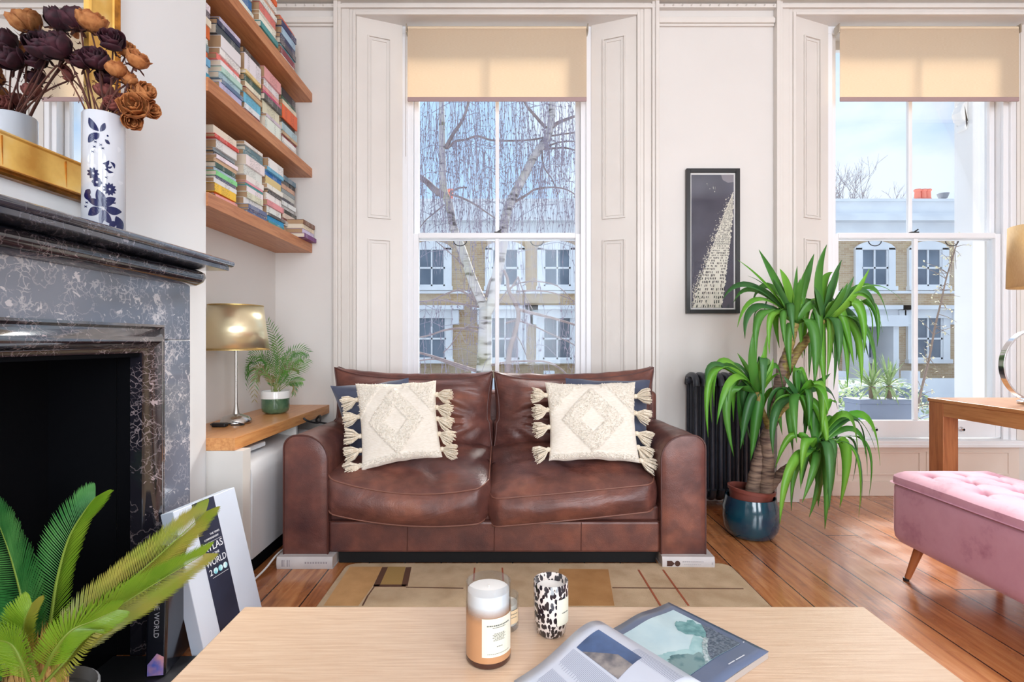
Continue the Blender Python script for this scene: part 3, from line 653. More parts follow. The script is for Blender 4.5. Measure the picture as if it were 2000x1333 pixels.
# ---------------------------------------------------------------- vase
VD = 1.487; vc = P(203, 668, VD); VX, VY, VZ = vc.x, vc.y, 1.3665; VR = .0515; VH = .338
vase = thing('vase', 'tall white cylindrical vase painted with a dark blue bird and flowers on the mantel', 'vase', (VX, VY, VZ))
pr_ = [(0, 0), (VR - .006, 0), (VR, .006), (VR, VH - .004), (VR - .002, VH), (VR - .005, VH - .002), (VR - .006, .01), (0, .01)]
MB().lathe(pr_, (VX, VY, VZ), 48).build('body', mat('vase_glaze', (196, 200, 208), .12, coat=.5), vase, auto=50)
ang0 = math.atan2(-WY - VY, 0 - VX)
def vmap(px, py, lift=.0006):
    u = max(-.97, min(.97, (px - 202) / 44)); a = ang0 - math.asin(u * -1) * 1.0
    # photo left = +90 deg side towards -x-y ; angle grows to the right in the picture
    dep = VD - VR * .8 * math.cos(math.asin(u))
    zz = H - (py - CY) / F * dep
    zz = min(max(zz, VZ + .003), VZ + VH - .003); r_ = VR + lift
    return Vector((VX + r_ * math.cos(a), VY + r_ * math.sin(a), zz))
def vleaf(q, x0, y0, x1, y1, wd, bend=0, nu=4, nv=8):
    dx_, dy_ = x1 - x0, y1 - y0; L = math.hypot(dx_, dy_); nx, ny = -dy_ / L, dx_ / L
    def f(u, v):
        ww = wd * 1.35 * math.sin(PI * min(1, v * .96 + .02)) ** .8 * (u - .5); b_ = bend * math.sin(PI * v)
        return vmap(x0 + dx_ * v + nx * (ww + b_), y0 + dy_ * v + ny * (ww + b_))
    q.grid(f, nu, nv)
q = MB()
for a in [((174, 236), (192, 258), 10, 3), ((204, 240), (195, 258), 7, -1), ((190, 262), (173, 284), 9, 2), ((193, 262), (186, 276), 5, 0), ((204, 272), (213, 280), 5, 0), ((208, 262), (210, 266), 3, 0)]: vleaf(q, a[0][0], a[0][1], a[1][0], a[1][1], a[2], a[3])
def flower(cx, cy, r0, n_, wd, a0=0, r1=2):
    for i in range(n_):
        a = a0 + i * 2 * PI / n_; vleaf(q, cx + r1 * math.cos(a), cy + r1 * math.sin(a), cx + r0 * math.cos(a), cy + r0 * math.sin(a), wd)
flower(182, 342, 12, 9, 4); flower(213, 368, 13, 11, 4); flower(189, 358, 10, 6, 6)
for a in ((200, 320, 212, 312, 5, 3), (214, 314, 222, 326, 4, -3), (206, 328, 220, 334, 4, 3), (203, 330, 212, 336, 3, -2), (212, 318, 210, 330, 4, 4), (218, 322, 206, 324, 3, -3)): vleaf(q, *a)
for a in ((198, 404, 190, 372, 14, 2), (200, 404, 224, 384, 12, -2), (203, 406, 236, 410, 12, 2), (202, 410, 216, 436, 11, 2), (199, 410, 196, 440, 8, 0), (197, 408, 173, 424, 12, 2), (196, 404, 172, 394, 10, 2), (168, 378, 178, 396, 9, 2), (176, 374, 168, 386, 8, 0), (225, 420, 238, 446, 12, 0), (212, 440, 226, 432, 9, 0), (236, 430, 226, 445, 6, 0)): vleaf(q, *a)
for (a, b_) in ((186, 280), (196, 284), (181, 300), (184, 290), (200, 290), (206, 346), (222, 394), (168, 408), (170, 400)):
    vleaf(q, a - 3, b_ - 2, a + 3, b_ + 2, 1.2); vleaf(q, a - 3, b_ + 2, a + 3, b_ - 2, 1.2)
q.build('blue_painting', mat('vase_blue', (14, 24, 74), .2), vase, solid=.0003)
q = MB()
for i in range(16):
    r_ = random.Random(i); a, b_ = r_.uniform(170, 232), r_.uniform(292, 352); t_ = r_.uniform(0, 6.28); vleaf(q, a, b_, a + 11 * math.cos(t_), b_ + 11 * math.sin(t_), 5, 2)
q.build('grey_painting', mat('vase_grey', (204, 207, 214), .2), vase, solid=.0001)

# ---------------------------------------------------------------- dried roses
tan_m = mat('petal_tan', (214, 148, 90), .75, col2=(160, 88, 42), scale=45, thin=.3)
red_m = mat('petal_dark', (72, 26, 40), .7, col2=(38, 12, 24), scale=45, thin=.15)
pnk_m = mat('petal_faded', (150, 84, 74), .75, col2=(110, 52, 50), scale=45, thin=.25)
stm = mat('dry_stem', (104, 60, 46), .85, col2=(70, 38, 34), scale=20)
def rose(px, py, dd, size, m_, ax, op, seed, label):
    r = random.Random(seed); c = P(px, py, VD + dd); a = Vector(ax).normalized()
    X_ = a.orthogonal().normalized(); Y_ = a.cross(X_)
    root = thing('dried_rose', label, 'flower', c, 'dried roses in the painted vase')
    q = MB()
    for ring, (cnt, rf, hf) in enumerate(((3, .30, .95), (4, .48, .98), (5, .68, .92), (5, .9, .8))):
        for i in range(cnt):
            ph = 2 * PI * i / cnt + ring * .7 + r.uniform(-.25, .25); wob = r.uniform(.85, 1.15); sd = r.uniform(0, 99)
            def f(u, v, ph=ph, rf=rf, hf=hf, wob=wob, sd=sd, ring=ring):
                uu = (u - .5) * 2; rr = size * .5 * rf * (1.28 * math.sin(PI * (.10 + .60 * v))) * wob
                if v > .75: rr += size * (.02 + op * .20) * (v - .75) / .25 * (ring + 1) / 4
                an = ph + uu * (.95 - .25 * v * v); nn = noise.noise(Vector((uu * 2.4 + sd, v * 3, sd))) * size * .08
                zz = size * (v * hf - .45) - abs(uu) ** 2 * size * .16 * v + nn * .6
                rr += nn
                return c + X_ * rr * math.cos(an) + Y_ * rr * math.sin(an) + a * zz
            q.grid(f, 6, 5)
    q.build('petals', m_, root, smooth=True, solid=.0006)
    s_ = MB(); bs = c - a * size * .46
    for i in range(5):
        ph = i * 1.256; o_ = (X_ * math.cos(ph) + Y_ * math.sin(ph))
        strip(s_, [bs, bs + o_ * size * .3 + a * size * .03, bs + o_ * size * .5 - a * size * .08, bs + o_ * size * .62 + a * size * r.uniform(-.2, .25)], size * .16)
    s_.build('sepals', stm, root, solid=.0005)
    e = Vector((VX + r.uniform(-.03, .03), VY + r.uniform(-.03, .03), VZ + .2)); rim = Vector((VX + (c.x - VX) * .25 + r.uniform(-.012, .012), VY + r.uniform(-.025, .025), VZ + VH - .01))
    dd_ = Vector((rim.x - VX, rim.y - VY, 0)); 
    if dd_.length > .036: dd_ = dd_.normalized() * .036; rim.x = VX + dd_.x; rim.y = VY + dd_.y
    st = MB(); st.tube(smooth_path([e, rim, (rim + bs) / 2 + Vector((r.uniform(-.01, .01), r.uniform(-.01, .01), .015)), bs], 4), .0024, 6); 
    for i in range(3):
        p = rim.lerp(bs, r.uniform(.2, .9)); st.tube([p, p + Vector((r.uniform(-.012, .012), r.uniform(-.012, .012), .012))], [.0012, .0002], 4)
    st.build('stem', stm, root)
    return root
RS = [(92, 28, .05, .062, tan_m, (-.3, .2, 1), .5, 'tan dried rose with flaring petals at the top left of the bunch'),
 (150, 40, .03, .066, red_m, (-.3, -.2, 1), .5, 'dark burgundy dried rose behind the topmost tan one'),
 (180, 44, .0, .062, tan_m, (.3, -.3, 1), .7, 'topmost tan dried rose standing before the gold frame'),
 (218, 80, .0, .056, red_m, (.5, -.9, .5), .5, 'dark burgundy dried rose against the mirror frame edge'),
 (112, 92, -.03, .072, red_m, (-.3, -.8, .6), .6, 'large dark burgundy dried rose over the mirror glass'),
 (70, 86, -.02, .056, red_m, (-.6, -.5, .8), .6, 'dark dried rose farthest left of the real bunch'),
 (186, 116, -.02, .060, red_m, (.2, -.8, .5), .4, 'dark burgundy dried rose low in the centre of the bunch'),
 (268, 118, .0, .052, tan_m, (.6, -.2, .8), .9, 'small tan dried rose with ragged petals at upper right'),
 (228, 136, -.02, .048, tan_m, (.1, -.4, 1), .1, 'closed pale tan rosebud right of the dark central rose'),
 (250, 154, .01, .044, tan_m, (.5, -.2, .8), .1, 'small closed tan rosebud below the ragged one'),
 (282, 180, .0, .050, tan_m, (.9, -.3, .3), .5, 'tan dried rose leaning out farthest right'),
 (262, 208, -.02, .060, tan_m, (.4, -.95, .1), .6, 'open tan dried rose facing the room just above the rim'),
 (292, 214, .02, .044, tan_m, (1, -.2, -.1), .6, 'small tan dried rose drooping at lower right'),
 (256, 232, .0, .046, tan_m, (.6, -.5, -.7), .7, 'tan dried rose hanging down over the vase rim'),
 (204, 178, .03, .044, pnk_m, (.1, -.4, 1), .2, 'faded reddish rosebud among the stems above the vase'),
 (126, 146, .03, .046, pnk_m, (-.4, -.5, .2), .5, 'faded mauve dried rose low over the mirror glass'),
 (208, 152, .04, .046, red_m, (.2, -.7, .6), .3, 'dark dried rosebud behind the pale tan bud'),
 (134, 70, .06, .05, tan_m, (-.2, -.6, .7), .5, 'tan dried rose half hidden behind the burgundy ones at the top'),
 (246, 98, .05, .044, tan_m, (.5, -.6, .6), .5, 'tan dried rose between the frame edge and the ragged rose'),
 (268, 184, .03, .05, tan_m, (.5, -.7, .5), .5, 'tan dried rose tucked between the two rightmost ones'),
 (222, 204, .0, .042, pnk_m, (.0, -.9, .3), .4, 'small reddish dried rose just over the rim of the vase'),
 (160, 118, .0, .05, red_m, (-.2, -.8, .5), .5, 'dark dried rose between the stems at the left of the frame'),
 (236, 196, .03, .04, pnk_m, (.3, -.4, .8), .2, 'faded reddish rosebud behind the open tan rose')]
for i, (px, py, dd, sz, m_, ax, op, lb) in enumerate(RS): rose(px, py, dd, sz * .96, m_, ax, op, i, lb)

# ================================================================ alcove: shelves and books
oak = wood('shelf_oak', (206, 142, 94), (166, 98, 58), axis=1, rough=.4)
SH = [(1.70, 'lowest'), (2.20, 'middle'), (2.70, 'top')]
for z_, nm in SH:
    o = MB().box(XL + .0005, -1.299, YB + .0006, -.0006, z_ - .06, z_).build('floating_shelf', oak, bevel=.0015)
    tag(o, {'lowest': 'lowest of the three thick oak shelves, right above the table lamp', 'middle': 'middle thick oak shelf, between two rows of stacked books', 'top': 'topmost oak shelf, its books cut off by the photo edge'}[nm], 'shelf', 'oak shelves in the alcove')
cov, n, b = newmat('book_cover')
oi = N(n, 'ObjectInfo'); g_ = coords(n, scale=(1, 1, 1)); sp = N(n, 'SeparateXYZ'); n.links.new(g_, sp.inputs[0])
cb = N(n, 'CombineXYZ'); n.links.new(math_(n, 'MULTIPLY', sp.outputs[1], 260), cb.inputs[0]); n.links.new(math_(n, 'MULTIPLY', sp.outputs[2], 130), cb.inputs[1]); n.links.new(math_(n, 'MULTIPLY', oi.outputs['Random'], 90), cb.inputs[2])
z = N(n, 'TexNoise'); z.inputs['Scale'].default_value = 1.6; z.inputs['Detail'].default_value = 2; n.links.new(cb.outputs[0], z.inputs['Vector'])
cb2 = N(n, 'CombineXYZ'); n.links.new(math_(n, 'MULTIPLY', sp.outputs[1], 14), cb2.inputs[0]); n.links.new(math_(n, 'MULTIPLY', oi.outputs['Random'], 50), cb2.inputs[1])
z2 = N(n, 'TexNoise'); z2.inputs['Scale'].default_value = 1.0; z2.inputs['Detail'].default_value = 0; n.links.new(cb2.outputs[0], z2.inputs['Vector'])
mk = math_(n, 'MULTIPLY', math_(n, 'GREATER_THAN', z.outputs['Fac'], .55), math_(n, 'GREATER_THAN', z2.outputs['Fac'], .53))
bwv = N(n, 'RGBToBW'); n.links.new(oi.outputs['Color'], bwv.inputs[0])
tcx = ramp(n, bwv.outputs[0], [(.22, srgb(225, 222, 215)), (.24, srgb(45, 42, 46))], 'CONSTANT')
n.links.new(mixc(n, math_(n, 'MULTIPLY', mk, .5), oi.outputs['Color'], tcx), b.inputs['Base Color']); b.inputs['Roughness'].default_value = .4
pages = mat('book_pages', (196, 168, 138), .9, col2=(176, 142, 108), scale=3, bmp=.0)
pagesw = mat('book_pages_pale', (222, 208, 188), .9)
CN = {'white': (240, 238, 234), 'cream': (232, 222, 196), 'red': (216, 52, 38), 'orange': (226, 96, 42), 'yellow': (246, 196, 50), 'pale yellow': (232, 212, 140), 'green': (140, 220, 140), 'dark green': (40, 84, 70), 'teal': (60, 150, 150),
 'mint': (186, 214, 204), 'sky blue': (112, 188, 220), 'pale blue': (172, 206, 220), 'blue': (26, 110, 176), 'navy': (32, 42, 92), 'slate blue': (92, 112, 158), 'grey': (150, 154, 160), 'pale grey': (204, 204, 206), 'black': (34, 32, 36), 'charcoal': (72, 70, 82),
 'pink': (236, 160, 166), 'salmon': (238, 130, 118), 'magenta': (196, 60, 108), 'maroon': (136, 38, 54), 'lavender': (206, 202, 226), 'purple': (112, 34, 108), 'brown': (120, 76, 50), 'tan': (206, 174, 136), 'blue-grey': (92, 128, 142), 'cyan': (30, 160, 206)}
ORD = ['topmost', 'second from the top', 'third from the top', 'fourth from the top', 'fifth from the top', 'sixth from the top', 'seventh from the top', 'eighth from the top', 'ninth from the top', 'tenth from the top', 'eleventh from the top', 'twelfth from the top', 'thirteenth from the top', 'fourteenth from the top', 'fifteenth from the top', 'sixteenth from the top', 'seventeenth from the top']
def book(x0, x1, y0, y1, z0, z1, col, rot=0, label='', group=None, pg=None, name='book', cat='book', sub=.0018):
    c = Vector(((x0 + x1) / 2, (y0 + y1) / 2, z0)); M = Matrix.Translation(c) @ Matrix.Rotation(rot, 4, 'Z') @ Matrix.Translation(-c)
    q = MB(); t_ = sub
    q.box(x0, x1, y0, y1, z0, z0 + t_, M).box(x0, x1, y0, y1, z1 - t_, z1, M).box(x1 - t_ * .6, x1 + .001, y0, y1, z0 + .0001, z1 - .0001, M)
    o = q.build(name, cov); o.color = srgb(*col); tag(o, label, cat, group)
    MB().box(x0 + .003, x1 - t_ * .6, y0 + .003, y1 - .003, z0 + t_ + .0001, z1 - t_ - .0001, M).build('pages', pg or pages, o)
    return o
def stack(zs, shelf, sname, d0, d1, xs, h, spec, seed):
    r = random.Random(seed); spec = [s.rsplit(':', 1) for s in spec.split(',')]; tot = sum(float(b_) for a, b_ in spec); z_ = zs + .0004; n_ = len(spec)
    for i, (cn, t_) in enumerate(reversed(spec)):
        hh = h * float(t_) / tot; k = n_ - 1 - i; cn = cn.strip(); base = CN[cn.split('+')[0]]; col = tuple(max(0, min(255, c + r.randint(-8, 8))) for c in base)
        L = d1 - d0; ja, jb = r.uniform(0, .028) * L / .2, r.uniform(0, .02) * L / .2; jx = r.uniform(-.012, .006)
        if '+' in cn: jx += .012; ja *= .3
        wd = r.uniform(.118, .14)
        x1 = xs + jx; x0 = max(XL + .004, x1 - wd)
        if shelf == 'lowest' and sname == 'short' : wd = .17; x0 = x1 - wd
        pos = ORD[k] if k < n_ - 1 or n_ < 2 else 'bottom'
        thick = 'thick' if hh > .032 else ('thin' if hh < .018 else 'medium')
        book(x0, x1, y(d0) + ja, min(y(d1) - jb, -.004), z_, z_ + hh - .0005, col, r.uniform(-.015, .015), '%s %s book, %s, %s stack, %s shelf' % (thick, cn.split('+')[0], pos, sname, shelf), 'stacked books on the %s shelf' % shelf, pagesw if r.random() < .25 else pages)
        z_ += hh
stack(1.70, 'lowest', 'nearest', 2.345, 2.557, -1.352, .352, 'cream:2.5,red+:1,white:2.3,grey:.9,black:.8,white:1.1,tan:1.1,dark green:1.3,pale blue:.9,green:1.3,navy:.8,white:1.3,yellow:2.3,orange:.5,pink:1.1,lavender:.9', 1)
stack(1.70, 'lowest', 'second', 2.63, 2.842, -1.352, .385, 'white:.8,blue-grey:1,blue-grey:1.3,white:2.4,white:2.3,white:1.4,pink:.6,teal:.5,white:1.4,cream:1.5,white:1.6,slate blue+:1,navy+:.6,slate blue+:1.3', 2)
stack(1.70, 'lowest', 'third', 2.855, 3.075, -1.350, .388, 'white:2.2,sky blue:.9,blue:1.1,pale yellow:2.1,white:1.1,black:.8,white:1.8,pink:1.3,white:1.8,charcoal+:.7,cyan+:1.1,teal+:1.3', 3)
stack(1.70, 'lowest', 'farthest tall', 3.09, 3.32, -1.372, .375, 'blue-grey:1,black:.9,tan:.9,grey:.8,pale grey:1,charcoal:.7,white:.9,pale grey:.8,black:.8,cream:1,maroon:.5,pale grey:1,tan:1.1,cream:1', 4)
stack(1.70, 'lowest', 'short', 3.175, 3.385, -1.268, .112, 'brown:1,cream:1,lavender:1.1,purple:1', 5)
stack(2.20, 'middle', 'part-hidden', 2.235, 2.31, -1.345, .36, 'white:1,charcoal:1,cream:1,orange:1.6,white:.8,blue-grey:1,orange:1,sky blue:1,white:1,cyan:1.6', 6)
stack(2.20, 'middle', 'nearest tall', 2.385, 2.602, -1.350, .385, 'lavender:.9,navy:1,charcoal:1.8,white:2.4,white:1.3,salmon:1.1,white:1,mint:1.1,pale blue:1.2,slate blue:.8,lavender:1.9,charcoal:1', 7)
stack(2.20, 'middle', 'second tall', 2.625, 2.81, -1.350, .372, 'black:1,white:3,pale yellow:.7,dark green:1.1,cream:.9,maroon:.4,tan:.8,sky blue:1.7,white:1,maroon:.4,teal:1.5', 8)
stack(2.20, 'middle', 'third tall', 2.83, 3.05, -1.350, .38, 'pink:1.8,white:1.1,pink:.9,magenta:.6,charcoal:1,cream:2,pale grey:.5,white:2.6,brown:.6', 9)
stack(2.20, 'middle', 'farthest tall', 3.065, 3.29, -1.352, .385, 'black:1.5,dark green:.7,cream:.9,orange:2.6,black:.9,pale blue:1.4,tan:.6,maroon:.5,white:1,pale grey:.9,cream:.8', 10)
stack(2.70, 'top', 'nearest', 2.50, 2.72, -1.350, .34, 'cream:1,white:1,sky blue:1,white:1.4,blue:1.6,white:.6,teal:1.2', 11)
stack(2.70, 'top', 'middle', 2.76, 3.0, -1.350, .36, 'white:1,orange:1,white:1.2,tan:1,white:1.1,salmon:1.7,cream:.8,white:1.3,teal:1.1,tan:1.6,pink:.9', 12)
stack(2.70, 'top', 'farthest', 3.03, 3.27, -1.350, .30, 'orange:1,navy:1.3,pale blue:1.6,navy:1,charcoal:1.2,teal:.5,maroon:1.4,white:.5,maroon:1.4,magenta:1', 13)

# ---------------------------------------------------------------- worktop and cupboard
ZW = .632
wt = MB().box(XL + .0006, -1.185, YB + .0006, -.0006, ZW - .055, ZW).build('oak_worktop', wood('worktop_oak', (226, 166, 106), (192, 124, 70), axis=1, rough=.3), bevel=.002)
tag(wt, 'thick oak worktop on the white alcove cupboard, under the lamp', 'worktop')
cw = mat('cupboard_white', (222, 218, 212), .35, col2=(216, 212, 206), scale=2)
cu = thing('alcove_cupboard', 'white painted alcove cupboard with an open slot under the oak worktop', 'cupboard', (-1.36, y(2.8), 0))
q = MB(); q.box(XL + .001, -1.15, YB + .001, YB + .07, 0.0005, ZW - .0555); q.box(XB + .002, XB + .006, YB - .001, YB + .001, 0, .57)
q.build('end_panel', cw, cu, bevel=.003)
MB().box(XL + .002, -1.175, YB + .0705, -.002, .07, .09).box(XL + .002, XL + .012, YB + .0705, -.002, .09, ZW - .056).box(XL + .012, -1.2, -.5, -.48, .42, ZW - .056).build('carcass', cw, cu)
MB().box(XL + .012, -1.175, YB + .0705, -.002, .41, .425).build('inner_shelf', cw, cu)
dr_ = MB(); pts = [(-1.195, .075), (-1.145, .075), (-1.143, .44), (-1.15, .475), (-1.17, .50), (-1.20, .515), (-1.30, .53), (-1.30, .52), (-1.20, .50)]
dr_.prism(pts, YB + .073, -.3, 'y'); dr_.build('curved_front', mat('cupboard_grey', (206, 206, 208), .22), cu, auto=40)
MB().box(XL + .01, -1.17, YB + .08, -.3, .0, .07).build('plinth', soot, cu)
tag(MB().prism([(-1.30, y(2.38)), (-1.215, y(2.40)), (-1.205, y(2.55)), (-1.29, y(2.56))], .532, .555, 'z').build('router', mat('plastic_white', (226, 228, 232), .3), bevel=.006), 'flat white plastic box lying in the open slot under the worktop', 'router')
cab = mat('cable_black', (20, 20, 24), .5)
tag(MB().tube(smooth_path([(-1.15, -.52, .62), (-1.13, -.5, .60), (-1.1, -.42, .58), (-1.12, -.35, .61), (-1.16, -.3, .57), (-1.1, -.28, .55)], 5), .006, 6).build('black_cable', cab), 'loose loop of black cable between the worktop and the sofa back', 'cable')
tag(MB().tube(smooth_path([(-1.10, y(2.05), .006), (-1.11, y(2.2), .007), (-1.10, y(2.32), .02), (-1.085, y(2.42), .05), (-1.09, y(2.6), .03)], 5), .0045, 6).build('white_cable', mat('cable_white', (225, 225, 225), .4)), 'white cable running along the floor from behind the atlas to the sofa', 'cable')

# ---------------------------------------------------------------- table lamp on the worktop
LD = 2.62; lc = P(461, 700, LD); lx, ly = lc.x, lc.y
lamp = thing('table_lamp', 'brushed gold drum shade lamp with a slim silver stem on the oak worktop', 'lamp', (lx, ly, ZW))
chrome = MATS['chrome']; silver = mat('brushed_silver', (205, 202, 198), .22, 1)
zb_, zt_ = H - (684 - CY) / F * LD, H - (597 - CY) / F * LD
gs, n, b = newmat('shade_gold'); b.inputs['Base Color'].default_value = srgb(240, 228, 192); b.inputs['Metallic'].default_value = .85; b.inputs['Roughness'].default_value = .28; b.inputs['Anisotropic'].default_value = .6
q = MB().lathe([(.156, zb_), (.127, zt_)], (lx, ly, 0), 64, capb=False); q.build('shade', gs, lamp, smooth=True, solid=.002)
MB().lathe([(.1572, zb_ - .001), (.1572, zb_ + .004)], (lx, ly, 0), 64, capb=False).lathe([(.1282, zt_ - .004), (.1282, zt_ + .001)], (lx, ly, 0), 64, capb=False).build('shade_rim', mat('rim_gold', (190, 160, 100), .4, .8), lamp, solid=.002)
MB().lathe([(0, 0), (.062, 0), (.072, .006), (.072, .018), (.06, .034), (.034, .044), (.016, .05), (.011, .075), (.0075, .1), (.0065, .2), (.0065, zb_ - ZW + .1), (0, zb_ - ZW + .1)], (lx, ly, ZW + .0005), 32).build('base', silver, lamp, auto=50)
sp_ = MB()
for i in range(3): a = i * 2 * PI / 3; sp_.tube([(lx, ly, zt_ - .01), (lx + .126 * math.cos(a), ly + .126 * math.sin(a), zt_ - .01)], .0015, 5)
sp_.build('shade_spider', silver, lamp)
cd = MB().tube(smooth_path([(lx - .10, ly - .02, ZW + .006), (lx - .09, ly - .07, ZW + .006), (lx - .05, ly - .10, ZW + .006), (lx, ly - .105, ZW + .012)], 5), .0028, 6).tube(smooth_path([(lx + .03, ly - .105, ZW + .008), (lx + .07, ly - .09, ZW + .006), (lx + .07, ly - .06, ZW + .006), (lx + .02, ly - .078, ZW + .02)], 5), .0028, 6).build('cord', cab, lamp)
MB().box(lx - .055, lx + .012, ly - .125, ly - .092, ZW + .001, ZW + .02).build('inline_switch', cab, lamp, bevel=.005)

# ---------------------------------------------------------------- little palm in the two-tone pot
PD = 3.0; pc = P(538, 800, PD); px_, py_ = pc.x, pc.y
pot = thing('potted_palm', 'small feathery palm in a white and green glazed pot on the worktop', 'plant', (px_, py_, ZW))
MB().lathe([(0, 0), (.055, 0), (.072, .014), (.077, .035), (.078, .088)], (px_, py_, ZW + .0005), 36).build('pot_green', mat('glaze_green', (62, 92, 68), .12, col2=(84, 112, 84), scale=30, coat=.6), pot, smooth=True)
MB().lathe([(.078, .088), (.078, .128), (.0765, .131), (.073, .129), (.072, .11)], (px_, py_, ZW + .0005), 36, capb=False).build('pot_rim', mat('glaze_white', (232, 230, 226), .15), pot, smooth=True)
MB().lathe([(.0, .0), (.072, .0)], (px_, py_, ZW + .112), 24, capb=False).build('soil', mat('soil', (60, 44, 34), .95, bmp=.6, bscale=60), pot)
pl1 = mat('palm_leaf', (64, 128, 52), .45, col2=(118, 176, 74), scale=9, thin=.3); pl2 = mat('palm_dry', (166, 150, 96), .6, col2=(130, 120, 80), scale=9, thin=.2)
q = MB(); q2 = MB(); st_ = MB(); r = random.Random(21)
def pfrond(tip, ctrl, ll, dry=False):
    A = Vector((px_ + r.uniform(-.025, .025), py_ + r.uniform(-.02, .02), ZW + .115)); T = tip; C_ = ctrl * 1.6 - (A + T) * .3; n_ = 22
    pts = [bez(A, C_, T, i / n_) for i in range(n_ + 1)]; st_.tube(pts, [.0016 * (1.3 - i / n_) for i in range(n_ + 1)], 4, cap=False)
    nrm = Vector((r.uniform(-.3, .3), -1, r.uniform(-.2, .4))).normalized()
    for i in range(8, n_ + 1):
        tn = (pts[i] - pts[i - 1]).normalized(); sd = tn.cross(nrm).normalized(); f = math.sin(PI * min(1, (i - 6) / (n_ - 4))) * .7 + .3
        for s in (-1, 1):
            dr__ = (tn * .8 + sd * s * .75 + Vector((0, 0, -.15)) + nrm * r.uniform(-.2, .2)).normalized(); L = ll * f * r.uniform(.85, 1.1)
            strip(q2 if dry and r.random() < .7 else q, [pts[i], pts[i] + dr__ * L * .5, pts[i] + dr__ * L + Vector((0, 0, -L * .15))], .0048, side=dr__.cross(nrm))
for (tx, ty, cx, cy, ll, dd, dry) in ((523, 630, 545, 690, .07, .0, 0), (540, 660, 548, 720, .07, -.04, 0), (600, 688, 560, 690, .07, .03, 0), (598, 702, 566, 730, .07, -.04, 0), (490, 694, 528, 700, .065, -.02, 0), (474, 760, 492, 690, .065, .02, 0), (497, 780, 505, 705, .055, -.08, 1),
    (568, 688, 552, 720, .06, .05, 0), (590, 745, 565, 745, .05, -.06, 0), (512, 720, 520, 730, .06, .06, 1), (582, 720, 556, 720, .06, 0, 1), (500, 742, 520, 725, .05, -.06, 1), (560, 730, 548, 745, .05, -.05, 0), (480, 730, 510, 712, .06, 0, 0), (548, 700, 542, 740, .06, .02, 0), (528, 735, 530, 750, .05, -.06, 1), (574, 770, 572, 745, .04, -.04, 1), (530, 676, 536, 720, .07, .0, 0), (585, 700, 560, 715, .065, .05, 0), (510, 700, 528, 715, .06, -.05, 0)):
    pfrond(P(tx, ty, PD + dd), P(cx, cy, PD + dd * .5), ll, dry)
q.build('green_fronds', pl1, pot, solid=.0004); q2.build('dry_fronds', pl2, pot, solid=.0004); st_.build('stalks', mat('stalk', (140, 150, 80), .6), pot)

# ================================================================ atlas in its silver slipcase, black atlas beside it
B0 = Vector((-1.006, y(1.702), .0005)); B1 = Vector((-.958, y(2.0), .0005)); T0 = Vector((-1.128, y(1.705), .472))
ex = (B1 - B0).normalized(); M = frame_matrix(B0, ex, T0 - B0); Wd = (B1 - B0).length; Ht = .492; Th = .05
sc_ = thing('atlas_slipcase', 'large silver slipcase with a dark band and atlas title, leaning by the fireplace', 'book', (-1.05, y(1.85), 0))
sil = mat('slipcase_silver', (204, 214, 230), .3, .1)
MB().box(0, Wd, 0, Ht, -Th, 0, M).build('case', sil, sc_, bevel=.002)
b0, b1 = .27 * Wd, .62 * Wd
MB().box(b0, b1, .001, Ht - .001, -.0002, .0006, M).build('dark_band', mat('band_navy', (44, 50, 72), .35, col2=(26, 30, 46), scale=5), sc_)
tx = MB(); bc = (b0 + b1) / 2
def tline(s, txt, yy, size, sx=1.0, xx=None):
    text_mesh(s, txt, size, M @ Matrix.Translation((bc if xx is None else xx, yy, .0009)) @ Matrix.Diagonal((sx, 1, 1, 1)))
tline(tx, 'THE TIMES', .366, .010, 1.0, bc + .02); tline(tx, 'COMPREHENSIVE', .352, .0095, .95)
tline(tx, 'ATLAS', .322, .036, .92); tline(tx, 'OF THE', .296, .013); tline(tx, 'WORLD', .270, .032, .84); tline(tx, '2', .238, .030, 1, bc - .036)
tx.box(b0 + .006, b1 - .006, .3395, .3405, .0006, .0010, M); tx.box(b0 + .02, b1 - .008, .218, .219, .0006, .001, M)
tx.build('title', mat('print_silver', (224, 228, 236), .4), sc_)
for i in range(3):
    MB().lathe([(0, 0), (.0105, 0), (.0105, .0006)], M @ Vector((bc - .013 + i * .024, .238, .0004)), 20, M=M.to_3x3().to_4x4(), capt=True).build('globe_emblem', mat('globe_blue', (90, 190, 206), .4, col2=(220, 240, 246), scale=60), sc_)
# black atlas: closed book leaning between the slipcase and the jamb, its spine turned to the room
bkb = thing('black_atlas', 'large black atlas with a pale spine title leaning behind the silver slipcase', 'book', (-1.13, y(1.7), 0))
blk = mat('gloss_black', (16, 18, 26), .18, coat=.5)
M3 = frame_matrix(Vector((-1.126, y(1.585), .0065)), Vector((.98, .16, 0)), Vector((-.24, .02, 1)))
MB().box(.0, .060, 0, .40, -.245, 0, M3).build('cover', blk, bkb, bevel=.008, seg=4)
t2 = MB(); text_mesh(t2, 'ATLAS OF THE WORLD', .021, M3 @ Matrix.Translation((.030, .23, .0006)) @ Matrix.Rotation(-PI / 2, 4, 'Z')); t2.build('spine_title', mat('print_grey', (150, 152, 160), .4), bkb)
MB().prism([(.008, .006), (.054, .006), (.054, .06), (.034, .072), (.008, .04)], .0002, .0008, 'z', M3).build('spine_picture', mat('spine_peach', (210, 150, 150), .4, col2=(60, 90, 180), scale=20), bkb)

